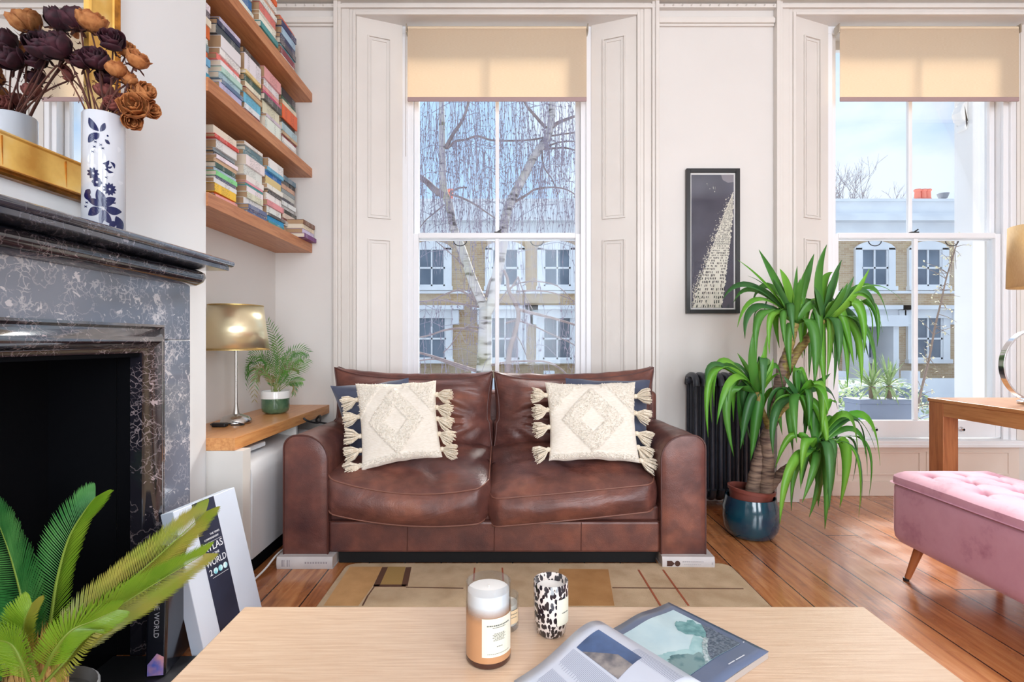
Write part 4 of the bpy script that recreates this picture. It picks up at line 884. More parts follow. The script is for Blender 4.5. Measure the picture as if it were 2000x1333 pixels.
# ================================================================ sago palm, front left
sg = thing('sago_palm', 'sago palm with stiff bright green feather fronds in front of the fireplace', 'plant', (-1.08, y(1.2), 0))
SD = 1.22; sc0 = P(66, 1300, SD)
MB().lathe([(0, 0), (.10, 0), (.115, .02), (.125, .19), (.12, .195), (.11, .17), (0, .17)], (sc0.x, sc0.y, .007), 32).build('pot', mat('pot_grey', (90, 92, 96), .5), sg, auto=50)
q = MB().lathe([(.05, 0), (.06, .05), (.05, .10), (.025, .14), (0, .15)], (sc0.x, sc0.y, .17), 16); r = random.Random(5)
for i in range(420):
    a = r.uniform(0, 2 * PI); zz = r.uniform(.0, .15); rr = .055 * (1 - zz * 4); p = Vector((sc0.x + math.cos(a) * max(.01, rr), sc0.y + math.sin(a) * max(.01, rr), .17 + zz)); strip(q, [p, p + Vector((math.cos(a) * .01, math.sin(a) * .01, .02)), p + Vector((math.cos(a) * .012, math.sin(a) * .012, .05 + r.uniform(0, .03)))], .006)
q.build('woolly_trunk', mat('sago_wool', (150, 112, 62), .9, col2=(196, 158, 92), scale=40), sg)
sgm = [mat('sago_leaf_a', (58, 128, 62), .32, col2=(96, 160, 84), scale=10, thin=.3), mat('sago_leaf_b', (116, 158, 38), .32, col2=(146, 178, 52), scale=10, thin=.35), mat('sago_leaf_c', (142, 158, 48), .35, col2=(168, 156, 66), scale=10, thin=.35)]
rch = mat('sago_rachis', (120, 140, 50), .5)
def frond(pts, ll, mi, tw=0.0, spread=.85, fwd=.6, cnt=64, s0=.12, wd=.0075, ms=None, droop=.0, sides=(-1, 1), yaw=0, i0=0):
    ps = smooth_path([P(a, b_, d_) for a, b_, d_ in pts], 10); n_ = len(ps) - 1
    MB().tube(ps, [.004 * (1.15 - i / n_) for i in range(n_ + 1)], 6).build('rachis', rch, sg); qs = {}
    for i in range(cnt):
        t = s0 + (1 - s0) * i / (cnt - 1); f = t * n_; k = min(n_ - 1, int(f)); p = ps[k].lerp(ps[k + 1], f - k); tn = (ps[min(k + 2, n_)] - ps[max(0, k - 1)]).normalized()
        vw = Vector((math.sin(yaw), -math.cos(yaw), .1)).normalized(); sd = tn.cross(vw).normalized(); sd = (Quaternion(tn, tw) @ sd); up = sd.cross(tn); up = up if up.dot(vw) > 0 else -up
        L = ll * (math.sin(PI * (.12 + .80 * t)) ** .6) * r.uniform(.94, 1.05)
        for s in sides:
            d_ = (tn * (fwd + .5 * t) + sd * s * spread + up * .22).normalized()
            e = p + d_ * L + Vector((0, 0, -droop * L)); mid = p + d_ * L * .5 + Vector((0, 0, droop * L * .1)) + up * L * .03
            mm = mi if isinstance(mi, int) else mi[0 if s < 0 else 1]
            strip(qs.setdefault(mm, MB()), [p, mid, p.lerp(e, .8) + up * L * .02, e], wd * .42, side=tn - d_ * tn.dot(d_), fold=.1)
    for mm, q_ in qs.items(): q_.build('frond', sgm[mm], sg, solid=.0005)
frond([(58, 1300, 1.22), (52, 1230, 1.24), (40, 1160, 1.28), (18, 1080, 1.34), (-8, 1010, 1.38)], .12, (0, 0), cnt=80)
frond([(80, 1290, 1.22), (98, 1215, 1.24), (112, 1130, 1.28), (135, 1050, 1.32), (168, 995, 1.36), (186, 972, 1.38)], .085, (0, 1), cnt=80, wd=.0065)
frond([(90, 1290, 1.2), (150, 1225, 1.24), (225, 1160, 1.32), (300, 1095, 1.42), (358, 1042, 1.5), (402, 1000, 1.56)], .095, (2, 2), cnt=90, spread=.7)
frond([(95, 1300, 1.18), (170, 1230, 1.22), (240, 1180, 1.28), (320, 1130, 1.36), (400, 1082, 1.44)], .085, (1, 2), cnt=84, spread=.75, sides=(-1, 1), tw=.5)
frond([(80, 1325, 1.14), (108, 1270, 1.14), (140, 1232, 1.15), (185, 1212, 1.18), (228, 1192, 1.2)], .06, (1, 1), cnt=60, tw=.4)
frond([(60, 1345, 1.12), (45, 1300, 1.1), (25, 1262, 1.1), (0, 1252, 1.1), (-30, 1255, 1.1)], .075, (1, 1), cnt=56, droop=.2)
frond([(75, 1330, 1.18), (50, 1250, 1.16), (48, 1215, 1.15), (62, 1180, 1.16)], .06, (1, 2), cnt=44)
frond([(90, 1333, 1.16), (130, 1290, 1.17), (165, 1250, 1.2), (200, 1222, 1.24)], .05, (2, 2), cnt=44, droop=.3, tw=-.4)
frond([(30, 1340, 1.2), (0, 1290, 1.22), (-40, 1230, 1.25), (-70, 1190, 1.28)], .10, (0, 0), cnt=56)
# ================================================================ sofa
def leather(nm_, wr_):
    lea, n, b = newmat(nm_)
    v = coords(n); z = N(n, 'TexNoise'); z.inputs['Scale'].default_value = 3.2; z.inputs['Detail'].default_value = 6; z.inputs['Roughness'].default_value = .6; n.links.new(v, z.inputs['Vector'])
    c = ramp(n, z.outputs['Fac'], [(.30, srgb(74, 44, 43)), (.48, srgb(108, 66, 58)), (.62, srgb(130, 80, 66)), (.75, srgb(152, 100, 80))])
    z2 = N(n, 'TexNoise'); z2.inputs['Scale'].default_value = 14; z2.inputs['Detail'].default_value = 8; n.links.new(v, z2.inputs['Vector'])
    n.links.new(mixc(n, ramp(n, z2.outputs['Fac'], [(.4, (0, 0, 0, 1)), (.62, (.4, .4, .4, 1))]), c, srgb(62, 38, 38)), b.inputs['Base Color'])
    n.links.new(ramp(n, z2.outputs['Fac'], [(.3, (.3, .3, .3, 1)), (.7, (.5, .5, .5, 1))]), b.inputs['Roughness'])
    vo = N(n, 'TexVoronoi'); vo.inputs['Scale'].default_value = 260; n.links.new(v, vo.inputs['Vector'])
    n.links.new(math_(n, 'ADD', math_(n, 'MULTIPLY', z2.outputs['Fac'], 1.5), math_(n, 'MULTIPLY', vo.outputs['Distance'], .3)), N(n, 'Math').inputs[0])
    z6 = N(n, 'TexNoise'); z6.inputs['Scale'].default_value = 2.6; z6.inputs['Detail'].default_value = 4; z6.inputs['Distortion'].default_value = 1.4; n.links.new(coords(n, scale=(1, 1.4, 2.6), rot=(0, .35, 0)), z6.inputs['Vector'])
    bump(n, b, math_(n, 'ADD', math_(n, 'MULTIPLY', z6.outputs['Fac'], wr_), math_(n, 'ADD', math_(n, 'MULTIPLY', z2.outputs['Fac'], 1.5), math_(n, 'MULTIPLY', vo.outputs['Distance'], .25))), .38, .004)
    return lea
lea = leather('brown_leather', 1.5); leac = leather('cushion_leather', 8)
pip = mat('leather_piping', (78, 42, 36), .4)
pipw = mat('worn_piping', (128, 84, 70), .4)
sofa = thing('leather_sofa', 'worn brown leather two seat sofa raised on books under the window', 'sofa', (-.06, y(2.8), .058))
Z0 = .058
def arm(x0, x1, inner):
    zt = .612; ro, ri = .06, .115
    rl_, rr_ = (ro, ri) if inner > 0 else (ri, ro)
    prof = [(x0, Z0)] + [(x0 + rl_ - rl_ * math.cos(a), zt - rl_ + rl_ * math.sin(a)) for a in [i * PI / 16 for i in range(9)]] + [(x1 - rr_ + rr_ * math.sin(a), zt - rr_ + rr_ * math.cos(a)) for a in [i * PI / 16 for i in range(9)]] + [(x1, Z0)]
    cx_, cz_ = (x0 + x1) / 2, .33; k = len(prof); NY = 26; q = MB(); vs = []
    for j in range(NY + 1):
        t = j / NY; yy = y(2.392) + t * .83
        for (x, z_) in prof:
            sw = .006 * math.sin(t * PI) ; nn = noise.noise(Vector((x * 7, yy * 5, z_ * 6))) * .007
            dz_ = -.02 * t if z_ > .5 else 0
            vs.append(Vector((x + (x - cx_) / .1 * (sw * .5) + nn, yy, z_ + dz_ + (nn if z_ > .5 else 0))))
    q.add(vs, [(j * k + i, j * k + i + 1, (j + 1) * k + i + 1, (j + 1) * k + i) for j in range(NY) for i in range(k - 1)] + [tuple(range(NY * k, NY * k + k))])
    # padded front panel
    nr = 7
    def fp_(u, v):
        i = int(round(u * k)) % k; x, z_ = prof[i]; s = 1 - v
        xx = cx_ + (x - cx_) * s; zz = (z_ - cz_) * s + cz_; 
        return Vector((xx, y(2.392) - .016 * math.sqrt(max(0, 1 - s ** 4)) - .003 * noise.noise(Vector((xx * 9, 3, zz * 9))), zz))
    q.grid(fp_, k, nr, closeu=True)
    q.add([Vector((x0, y(2.392), Z0)), Vector((x1, y(2.392), Z0)), Vector((x1, y(2.392) + .83, Z0)), Vector((x0, y(2.392) + .83, Z0))], [(0, 1, 2, 3)])
    a_ = q.build('arm', lea, sofa, smooth=False, auto=60)
    MB().tube([Vector((x, y(2.392) - .001, z_)) for x, z_ in prof], .0045, 6).build('piping', pip, a_)
arm(-1.047, -.842, 1); arm(.716, .923, -1)
q = MB(); q.box(-.842, .716, y(2.405), y(3.15), Z0, .205); q.build('base', lea, sofa, bevel=.012)
MB().box(-.842, .716, y(2.43), y(3.1), .2, .27).build('platform', lea, sofa, bevel=.01)
sm2 = MB()
for px in (795, 965, 1135): xx = (px - CX) / F * 2.4; sm2.tube([(xx, y(2.405) - .0005, Z0 + .01), (xx + .002, y(2.405) - .0005, .2)], .002, 5)
sm2.tube([(-.842, y(2.405) - .001, .206), (.716, y(2.405) - .001, .206)], .0035, 5)
sm2.build('seams', pip, sofa)
MB().box(-.80, .70, y(2.425), y(3.14), .004, .0575).build('shade_block', mat('shade_black', (14, 13, 14), .9), sofa)  # black block added as the shadow beneath the base, really open floor
MB().box(-1.03, .905, y(3.1), y(3.24), Z0, .75).build('back_frame', lea, sofa, bevel=.03, seg=4)
for sx_ in (-.98, .86): MB().prism([(sx_ - .03, y(3.12)), (sx_ + .03, y(3.12)), (sx_ + .03, y(3.2)), (sx_ - .03, y(3.2))], .0006, Z0 + .002, 'z').build('foot', mat('foot_dark', (40, 28, 24), .6), sofa)
def soft(name, f, nu, nv, nw, m_, parent, pipes=(), pm=None, pr=.004):
    """closed six sided cushion from f(u,v,w), u,v,w in -1..1"""
    q = MB(); s = lambda i, n_: -1 + 2 * i
    q.grid(lambda a, c: f(2 * a - 1, 2 * c - 1, -1), nu, nv); q.grid(lambda a, c: f(2 * a - 1, 2 * c - 1, 1), nu, nv)
    q.grid(lambda a, c: f(2 * a - 1, -1, 2 * c - 1), nu, nw); q.grid(lambda a, c: f(2 * a - 1, 1, 2 * c - 1), nu, nw)
    q.grid(lambda a, c: f(-1, 2 * a - 1, 2 * c - 1), nv, nw); q.grid(lambda a, c: f(1, 2 * a - 1, 2 * c - 1), nv, nw)
    o = q.build(name, m_, parent)
    me = o.data; bm = bmesh.new(); bm.from_mesh(me); bmesh.ops.remove_doubles(bm, verts=bm.verts, dist=.0004); bmesh.ops.recalc_face_normals(bm, faces=bm.faces); bm.to_mesh(me); bm.free()
    me.shade_smooth(); me.set_sharp_from_angle(angle=math.radians(62))
    if pipes:
        t = MB()
        for path in pipes: t.tube([f(*p) for p in path], pr, 6)
        t.build('piping', pm or pip, o, smooth=True)
    return o
def loop(w_, n_=22, r_=1.0):
    L = [(-1 + 2 * i / n_, -1) for i in range(n_)] + [(1, -1 + 2 * i / n_) for i in range(n_)] + [(1 - 2 * i / n_, 1) for i in range(n_)] + [(-1, 1 - 2 * i / n_) for i in range(n_ + 1)]
    return L
def lerp(a, b_, t): return a + (b_ - a) * t
def seat(x0, x1, ftz, fbz, sd, swell, cx_):
    """ftz/fbz: heights of the front top and bottom seam at left, middle, right"""
    def q3(a, t): return a[0] * (1 - t) * (1 - 2 * t) + a[1] * 4 * t * (1 - t) + a[2] * t * (2 * t - 1)
    def f(u, v, w_):
        t = (u + 1) / 2; s = (v + 1) / 2; rc = .035
        x = lerp(x0, x1, t); yy = lerp(y(2.372), y(3.02), s)
        # round plan corners
        fu = max(0, abs(u) - .86) / .14; fv = max(0, abs(v) - .86) / .14
        x -= math.copysign(rc * .6 * fv ** 2 * (fu > 0) * fu, u); yy -= math.copysign(rc * fu ** 2, v) * .8
        top = lerp(q3(ftz, t), .455, min(1, s * 1.3)); bot = lerp(q3(fbz, t), .27, min(1, s * 6))
        k = (w_ + 1) / 2; zz = lerp(bot, top, k)
        if w_ > .999:
            bx = (1 - u ** 4); by = (1 - (2 * s - 1) ** 2) ** .6
            zz += swell * bx * by
            d_ = Vector(((x - cx_) * 6, (yy - y(2.5)) * 14, sd)); zz += noise.noise(d_) * .007 * bx * by
            w1 = math.sin((x * 26 + yy * 34) + 3 * noise.noise(Vector((x * 4, yy * 4, sd)))) ; mk_ = max(0, noise.noise(Vector((x * 5 + 4, yy * 5, sd + 9)))) 
            zz += w1 * .020 * mk_ * bx * by
        if v < -.999:
            yy -= .030 * (1 - w_ ** 2) * (1 - u ** 6); yy += noise.noise(Vector((x * 8, sd, zz * 20))) * .006 * (1 - w_ ** 2)
        if abs(u) > .999: x += math.copysign(.012 * (1 - w_ ** 2), u)
        return Vector((x, yy, zz))
    n_ = 30
    edge = [(-1, 1 - 2 * i / 12) for i in range(12)] + [(-1 + 2 * i / n_, -1) for i in range(n_)] + [(1, -1 + 2 * i / 12) for i in range(13)]
    c_ = soft('seat_cushion', f, 44, 34, 10, leac, sofa)
    t1 = MB(); t1.tube([f(a, b__, 1) + Vector((0, -.001, .001)) for a, b__ in edge], .0038, 6).tube([f(a, b__, -1) + Vector((0, -.002, 0)) for a, b__ in edge], .0038, 6); t1.build('piping', pipw, c_, smooth=True)
seat(-.862, -.092, (.425, .345, .378), (.262, .198, .212), 1.3, .055, -.2)
seat(-.092, .700, (.318, .352, .392), (.190, .225, .268), 5.7, .06, .1)
def backc(x0, x1, zl, zr, sd):
    def f(u, v, w_):
        # u across, v up (-1 bottom), w: -1 front, 1 back
        t = (u + 1) / 2; s = (v + 1) / 2
        ear = (abs(u) ** 5) * max(0, v) ** 4 * .030 - .012 * max(0, v) ** 2 * (1 - u * u)
        x = lerp(x0, x1, t) - math.copysign(.030 * (1 - v * v), u) * (abs(u) ** 3) * (1 if v > -.2 else .6)
        zz = lerp(.44, lerp(zl, zr, t), s) + ear - .014 * (1 - u * u) * s
        yc = y(2.93) + s * .06; hd = .085
        yy = yc + w_ * hd * (.62 if False else 1) * (.45 + .55 * (1 - v ** 6) * (1 - u ** 6))
        if w_ < -.999:
            bl_ = (1 - u ** 4) * (1 - v ** 4); yy -= .05 * bl_
            sag = math.sin(PI * (t * 1.0)) 
            fold = math.sin(zz * 75 + (abs(u) ** 1.5) * 5 + 4 * noise.noise(Vector((x * 3, zz * 3, sd)))) * max(0, noise.noise(Vector((x * 3 + 7, zz * 5, sd + 3))) + .12)
            ic = 1 if x0 < -.5 else -1; du_, dv_ = u - ic * .96, v + .15; an_ = math.atan2(dv_, -du_ * ic); rd_ = math.hypot(du_, dv_)
            yy += .013 * math.sin(an_ * 11 + 2.5 * noise.noise(Vector((u * 2, v * 2, sd + 1)))) * math.exp(-((rd_ - .55) / .42) ** 2) * bl_
            yy += fold * .040 * bl_ + noise.noise(Vector((x * 6, zz * 7, sd))) * .014 * bl_
        if abs(v) > .999: zz += math.copysign(.03 * (1 - w_ ** 2) * (1 - u ** 4), v) + noise.noise(Vector((x * 12, yy * 8, sd))) * .008 * (1 - w_ ** 2)
        if abs(u) > .999: x += math.copysign(.018 * (1 - w_ ** 2) * (1 - v ** 4), u)
        return Vector((x, yy, zz))
    c_ = soft('back_cushion', f, 44, 30, 8, leac, sofa)
    L = loop(-1); t1 = MB(); t1.tube([f(a, b__, -1) for a, b__ in L], .0042, 6).tube([f(a, b__, 1) for a, b__ in L], .0042, 6); t1.build('piping', pip, c_, smooth=True)
backc(-1.000, -.088, .872, .848, 2.2); backc(-.080, .842, .846, .872, 8.8)

# ---------------------------------------------------------------- scatter cushions
wov, n, b = newmat('cream_weave')
v = coords(n, scale=(1, 1, 6)); z = N(n, 'TexNoise'); z.inputs['Scale'].default_value = 60; z.inputs['Detail'].default_value = 3; n.links.new(v, z.inputs['Vector'])
n.links.new(ramp(n, z.outputs['Fac'], [(.3, srgb(222, 212, 196)), (.6, srgb(236, 228, 216))]), b.inputs['Base Color']); b.inputs['Roughness'].default_value = .95; bump(n, b, z.outputs['Fac'], .5, .003)
tuft = mat('tuft_yarn', (240, 232, 218), .95, col2=(246, 240, 230), scale=90)
velv = mat('velvet_blue', (56, 62, 84), .7, col2=(74, 82, 106), scale=6, sheen=.8)
def cushion(name, corners, th, m_, label, grp, nu=60, tufted=False, sd=0.0, conc=.07):
    TL, TR, BR, BL = corners; cen = (TL + TR + BR + BL) / 4
    X_ = ((TR - TL) + (BR - BL)).normalized(); nrm = (TR - TL).cross(TL - BL).normalized(); nrm = nrm if nrm.y < 0 else -nrm
    root = thing(name, label, 'cushion', (cen.x, cen.y, min(c.z for c in corners)), grp)
    def base(u, v):
        uu = u * (1 - conc * (1 - v * v) * abs(u)); vv = v * (1 - conc * (1 - u * u) * abs(v))
        s, t = (uu + 1) / 2, (vv + 1) / 2
        return BL.lerp(BR, s).lerp(TL.lerp(TR, s), t)
    def f(u, v, sg_):
        p = base(u, v); e = max(0, (1 - u * u) * (1 - v * v)) ** .42; h = th * e
        h += noise.noise(Vector((u * 2.3 + sd, v * 2.3, sg_))) * .016 * e
        if tufted and sg_ > 0:
            a, c_ = abs(u + .02) * 1.2, abs(v + .05); dm = a + c_
            fl_ = 1 if (.34 < dm < .84) else (1 if (dm > 1.28 and v > 0) else (1 if v > .80 and abs(u) > .2 else (1 if v < -.86 else 0)))
            if fl_: h += (.0075 + .006 * noise.noise(Vector((u * 34, v * 34, sd)))) * min(1, e * 2)
        return p + nrm * h * sg_ + Vector((0, 0, noise.noise(Vector((u * 3, v * 3, sd + 5))) * .006))
    q = MB(); q.grid(lambda a, c: f(2 * a - 1, 2 * c - 1, 1), nu, nu).grid(lambda a, c: f(2 * a - 1, 2 * c - 1, -1), nu // 2, nu // 2)
    o = q.build('cover', m_, root, smooth=True)
    if tufted:
        q = MB()
        def hits(u, v):
            a, c_ = abs(u + .02) * 1.2, abs(v + .05); dm = a + c_
            return (.34 < dm < .84) or (dm > 1.28 and v > 0) or (v > .80 and abs(u) > .2) or v < -.86
        r = random.Random(int(sd * 10) + 1)
        for i in range(5200):
            u, v = r.uniform(-.97, .97), r.uniform(-.97, .97)
            if not hits(u, v): continue
            p = f(u, v, 1) - nrm * .001; d_ = (nrm * .8 + Vector((r.uniform(-1, 1), 0, r.uniform(-1.2, .5))) * .8).normalized(); L = r.uniform(.006, .011)
            s_ = d_.orthogonal().normalized() * .0016; q.add([p - s_, p + s_, p + d_ * L + s_ * .8, p + d_ * L - s_ * .8], [(0, 1, 2, 3)])
        q.build('tufted_diamond', tuft, root, solid=.0008)
    return root, f
yarn = mat('tassel_yarn', (222, 206, 182), .95, col2=(238, 228, 210), scale=120, stretch=(1, 1, .3), bmp=.8, bscale=160)
def tassel(root, p, d_, L, seed):
    r = random.Random(seed); d_ = d_.normalized(); X_ = d_.orthogonal().normalized(); Y_ = d_.cross(X_); q = MB()
    q.lathe([(0, -.004), (.009, 0), (.013, .008), (.011, .016), (.007, .02)], p, 10, M=frame_matrix((0, 0, 0), X_, Y_), capb=False)
    for i in range(70):
        a = r.uniform(0, 2 * PI); rr = math.sqrt(r.random()); o_ = X_ * math.cos(a) + Y_ * math.sin(a)
        s0 = p + d_ * .015 + o_ * .007 * rr; e = p + d_ * L * r.uniform(.85, 1.05) + o_ * L * .50 * rr + Vector((0, 0, -.006 * rr))
        q.tube([s0, (s0 + e) / 2 + o_ * .009 * rr, e], [.0026, .003, .002], 4, cap=True)
    q.build('tassel', yarn, root)
cA, fA = cushion('blue_cushion', (P(645, 754, 2.79), P(798, 738, 2.79), P(822, 895, 2.64), P(690, 905, 2.66)), .055, velv, 'dark blue velvet cushion behind the left tasselled cushion', 'scatter cushions', 24, sd=3.1)
cB, fB = cushion('blue_cushion', (P(1104, 738, 2.79), P(1270, 742, 2.79), P(1266, 880, 2.66), P(1100, 890, 2.66)), .055, velv, 'dark blue velvet cushion behind the right tasselled cushion', 'scatter cushions', 24, sd=4.6)
wA, gA = cushion('tasselled_cushion', (P(694, 750, 2.69), P(852, 744, 2.69), P(864, 893, 2.52), P(706, 921, 2.48)), .062, wov, 'cream tufted cushion with tassels at the left end of the sofa, slightly tilted', 'scatter cushions', 90, True, 1.7)
wB, gB = cushion('tasselled_cushion', (P(1064, 748, 2.69), P(1241, 747, 2.69), P(1250, 906, 2.48), P(1072, 902, 2.50)), .062, wov, 'cream tufted cushion with tassels at the right end of the sofa, upright', 'scatter cushions', 90, True, 6.4)
for k, (root, g_, L) in enumerate(((wA, gA, ((-1, .62, -1, -.25), (-1, .22, -1, -.1), (-1, -.25, -1, .1), (-1, -.55, -1, -.2), (-1, -.86, -1, -.35), (1, .62, 1, -.1), (1, .3, 1, -.3), (1, 0, 1, -.4), (1, -.4, 1, -.3), (1, -.8, 1, -.1))),
                            (wB, gB, ((-1, .66, -1, .1), (-1, .3, -1, -.1), (-1, -.15, -1, -.1), (-1, -.7, -1, -.3), (1, .62, 1, .15), (1, .2, 1, -.3), (1, -.3, 1, -.4), (1, -.6, .7, -.5), (1, -.92, 1, -.4))))):
    for i, (u, v, dx_, dz_) in enumerate(L): tassel(root, g_(u * .99, v, 0), Vector((dx_, -.25, dz_)), .085, k * 20 + i)

# ---------------------------------------------------------------- books under the arms
pgg = mat('page_grey', (190, 176, 168), .9)
def bigbook(x0, x1, d0, d1, h, rot, label):
    c = Vector(((x0 + x1) / 2, y(d0), .0005)); M = Matrix.Translation(c) @ Matrix.Rotation(rot, 4, 'Z') @ Matrix.Translation(-c)
    q = MB(); q.box(x0, x1, y(d0), y(d1), .0005, .004, M).box(x0, x1, y(d0), y(d1), h - .0035, h, M); q.grid(lambda a, t: M @ Vector((lerp(x0, x1, a), y(d0) - .006 * math.sin(PI * t), lerp(.0005, h, t))), 4, 8)
    o = q.build('thick_book', mat('pale_cover', (206, 200, 198), .5, col2=(190, 184, 184), scale=9), solid=0); tag(o, label, 'book', 'books raising the sofa')
    MB().box(x0 + .004, x1 - .004, y(d0) + .002, y(d1) - .004, .0045, h - .004, M).build('pages', pgg, o); return o, M
o1, M1_ = bigbook(-1.066, -.808, 2.362, 2.53, .0575, .0, 'thick pale book lying flat under the left sofa arm')
tq = MB()
for a, w_ in ((-1.042, .006), (-1.032, .003), (-1.018, .005), (-1.008, .003)): tq.box(a, a + w_, y(2.362) - .0063, y(2.362) - .0045, .014, .044)
for i in range(9): tq.box(-.935 + i * .012, -.928 + i * .012, y(2.362) - .0068, y(2.362) - .005, .028, .036)
tq.build('spine_marks', mat('mark_grey', (150, 142, 146), .6), o1)
o2, M2_ = bigbook(.712, .952, 2.362, 2.53, .0575, -.02, 'thick pale book with a brown arrow and disc mark under the right sofa arm')
tq = MB(); yy = y(2.362) - .0068
tq.prism([(.733, .016), (.755, .016), (.768, .028), (.755, .040), (.733, .040)], yy, yy + .003, 'y', M2_)
tq.lathe([(0, 0), (.0125, 0), (.0125, .003)], M2_ @ Vector((.781, yy + .003, .028)), 20, M=Matrix.Rotation(PI / 2, 4, 'X'), capt=True)
tq.build('arrow_and_disc', mat('mark_brown', (66, 36, 26), .5), o2)
tq = MB()
for i in range(11): tq.box(.805 + i * .009, .810 + i * .009, yy, yy + .002, .034, .039, M2_)
for i in range(9): tq.box(.812 + i * .009, .817 + i * .009, yy, yy + .002, .022, .026, M2_)
tq.box(.938, .944, yy, yy + .002, .024, .034, M2_)
tq.build('faint_print', mat('mark_pale', (172, 166, 168), .6), o2)

# ---------------------------------------------------------------- rug
rugm, n, b = newmat('rug_wool')
v = coords(n); z = N(n, 'TexNoise'); z.inputs['Scale'].default_value = 9; z.inputs['Detail'].default_value = 6; n.links.new(v, z.inputs['Vector'])
z2 = N(n, 'TexNoise'); z2.inputs['Scale'].default_value = 240; n.links.new(v, z2.inputs['Vector'])
n.links.new(ramp(n, z.outputs['Fac'], [(.35, srgb(184, 158, 126)), (.65, srgb(206, 182, 150))]), b.inputs['Base Color']); b.inputs['Roughness'].default_value = .95; bump(n, b, z2.outputs['Fac'], .7, .004)
rx0, rx1, ry0, ry1 = -.752, 1.034, y(.95), y(2.402); rh = .011
rug = thing('patterned_rug', 'beige wool rug with ochre patches and thin lines between sofa and coffee table', 'rug', (.14, y(1.7), 0), None)
def rr_rect(x0, x1, y0, y1, r_, n_=6):
    o = []
    for cx_, cy_, a0 in ((x1 - r_, y1 - r_, 0), (x0 + r_, y1 - r_, 1), (x0 + r_, y0 + r_, 2), (x1 - r_, y0 + r_, 3)):
        for i in range(n_ + 1): a = (a0 + i / n_) * PI / 2; o.append((cx_ + r_ * math.cos(a), cy_ + r_ * math.sin(a)))
    return o
MB().prism(rr_rect(rx0, rx1, ry0, ry1, .05), .0006, rh, 'z').build('pile', rugm, rug, bevel=.003)
def rp2(px, py): d_ = (H - rh) / ((py - CY) / F); return ((px - CX) / F * d_, d_ - WY)
q = MB()
def patch(mb, pts, hgt): mb.prism([rp2(*p) for p in pts], rh - .004, rh + hgt, 'z')
patch(q, [(683, 1108), (748, 1108), (728, 1145), (700, 1184), (632, 1184)], .0008)
q.build('ochre_patch', mat('rug_ochre', (206, 160, 108), .95, col2=(192, 148, 96), scale=12, bmp=.6, bscale=240), rug)
q = MB(); patch(q, [(1092, 1112), (1188, 1113), (1200, 1184), (1080, 1184)], .0008); q.build('amber_patch', mat('rug_amber', (184, 138, 88), .95, col2=(170, 124, 74), scale=12, bmp=.6, bscale=240), rug)
q = MB(); patch(q, [(756, 1108), (792, 1108), (785, 1143), (742, 1143)], .0006); q.build('olive_patch', mat('rug_olive', (168, 136, 80), .95, bmp=.6, bscale=240), rug)
def rline(mb, p0, p1, w_):
    a = Vector(rp2(*p0)); b_ = Vector(rp2(*p1)); d_ = (b_ - a).normalized(); s_ = Vector((-d_.y, d_.x)) * w_ / 2
    mb.prism([tuple(a - s_), tuple(b_ - s_), tuple(b_ + s_), tuple(a + s_)], rh - .003, rh + .0014, 'z')
q = MB(); rline(q, (752, 1109), (735, 1146), .026); rline(q, (798, 1109), (790, 1146), .026); rline(q, (730, 1145), (793, 1145), .018)
rline(q, (793, 1148), (905, 1150), .005); rline(q, (731, 1147), (718, 1165), .005); rline(q, (718, 1165), (708, 1184), .006); rline(q, (1196, 1149), (1452, 1151), .005)
q.build('dark_lines', mat('rug_brown', (92, 60, 44), .95), rug)
q = MB(); rline(q, (927, 1110), (925, 1135), .007); rline(q, (981, 1110), (983, 1135), .007); rline(q, (1247, 1114), (1290, 1184), .008); rline(q, (1295, 1114), (1345, 1184), .008)
q.build('rust_lines', mat('rug_rust', (160, 84, 56), .95), rug)
# ================================================================ radiator
rad = thing('column_radiator', 'dark grey cast iron column radiator on the wall behind the tall plant', 'radiator', (1.39, y(3.3), 0))
rm = mat('radiator_paint', (44, 48, 58), .32, col2=(54, 58, 68), scale=20)
for i in range(9):
    x = 1.187 + i * .0525; q = MB()
    for dd in (3.235, 3.30, 3.365): q.tube([(x, y(dd), .10), (x, y(dd), .79)], .0135, 10)
    for z_, s in ((.80, 1), (.09, -1)):
        q.tube(smooth_path([(x, y(3.222), z_ - s * .03), (x, y(3.232), z_ + s * .012), (x, y(3.265), z_ + s * .03), (x, y(3.30), z_ + s * .034), (x, y(3.335), z_ + s * .03), (x, y(3.368), z_ + s * .012), (x, y(3.378), z_ - s * .03)], 3), .021, 10)
    q.build('radiator_section', rm, rad, auto=50)
MB().tube([(1.15, y(3.3), .80), (1.645, y(3.3), .80)], .02, 12).tube([(1.15, y(3.3), .09), (1.645, y(3.3), .09)], .02, 12).build('connector', rm, rad, smooth=True)
MB().lathe([(.024, 0), (.024, .014), (.012, .02)], (1.168, y(3.3), .80), 12, M=Matrix.Rotation(-PI / 2, 4, 'Y')).build('end_cap', rm, rad)
for x in (1.187, 1.607): MB().box(x - .02, x + .02, y(3.26), y(3.34), .0005, .07).build('foot', rm, rad, bevel=.006)

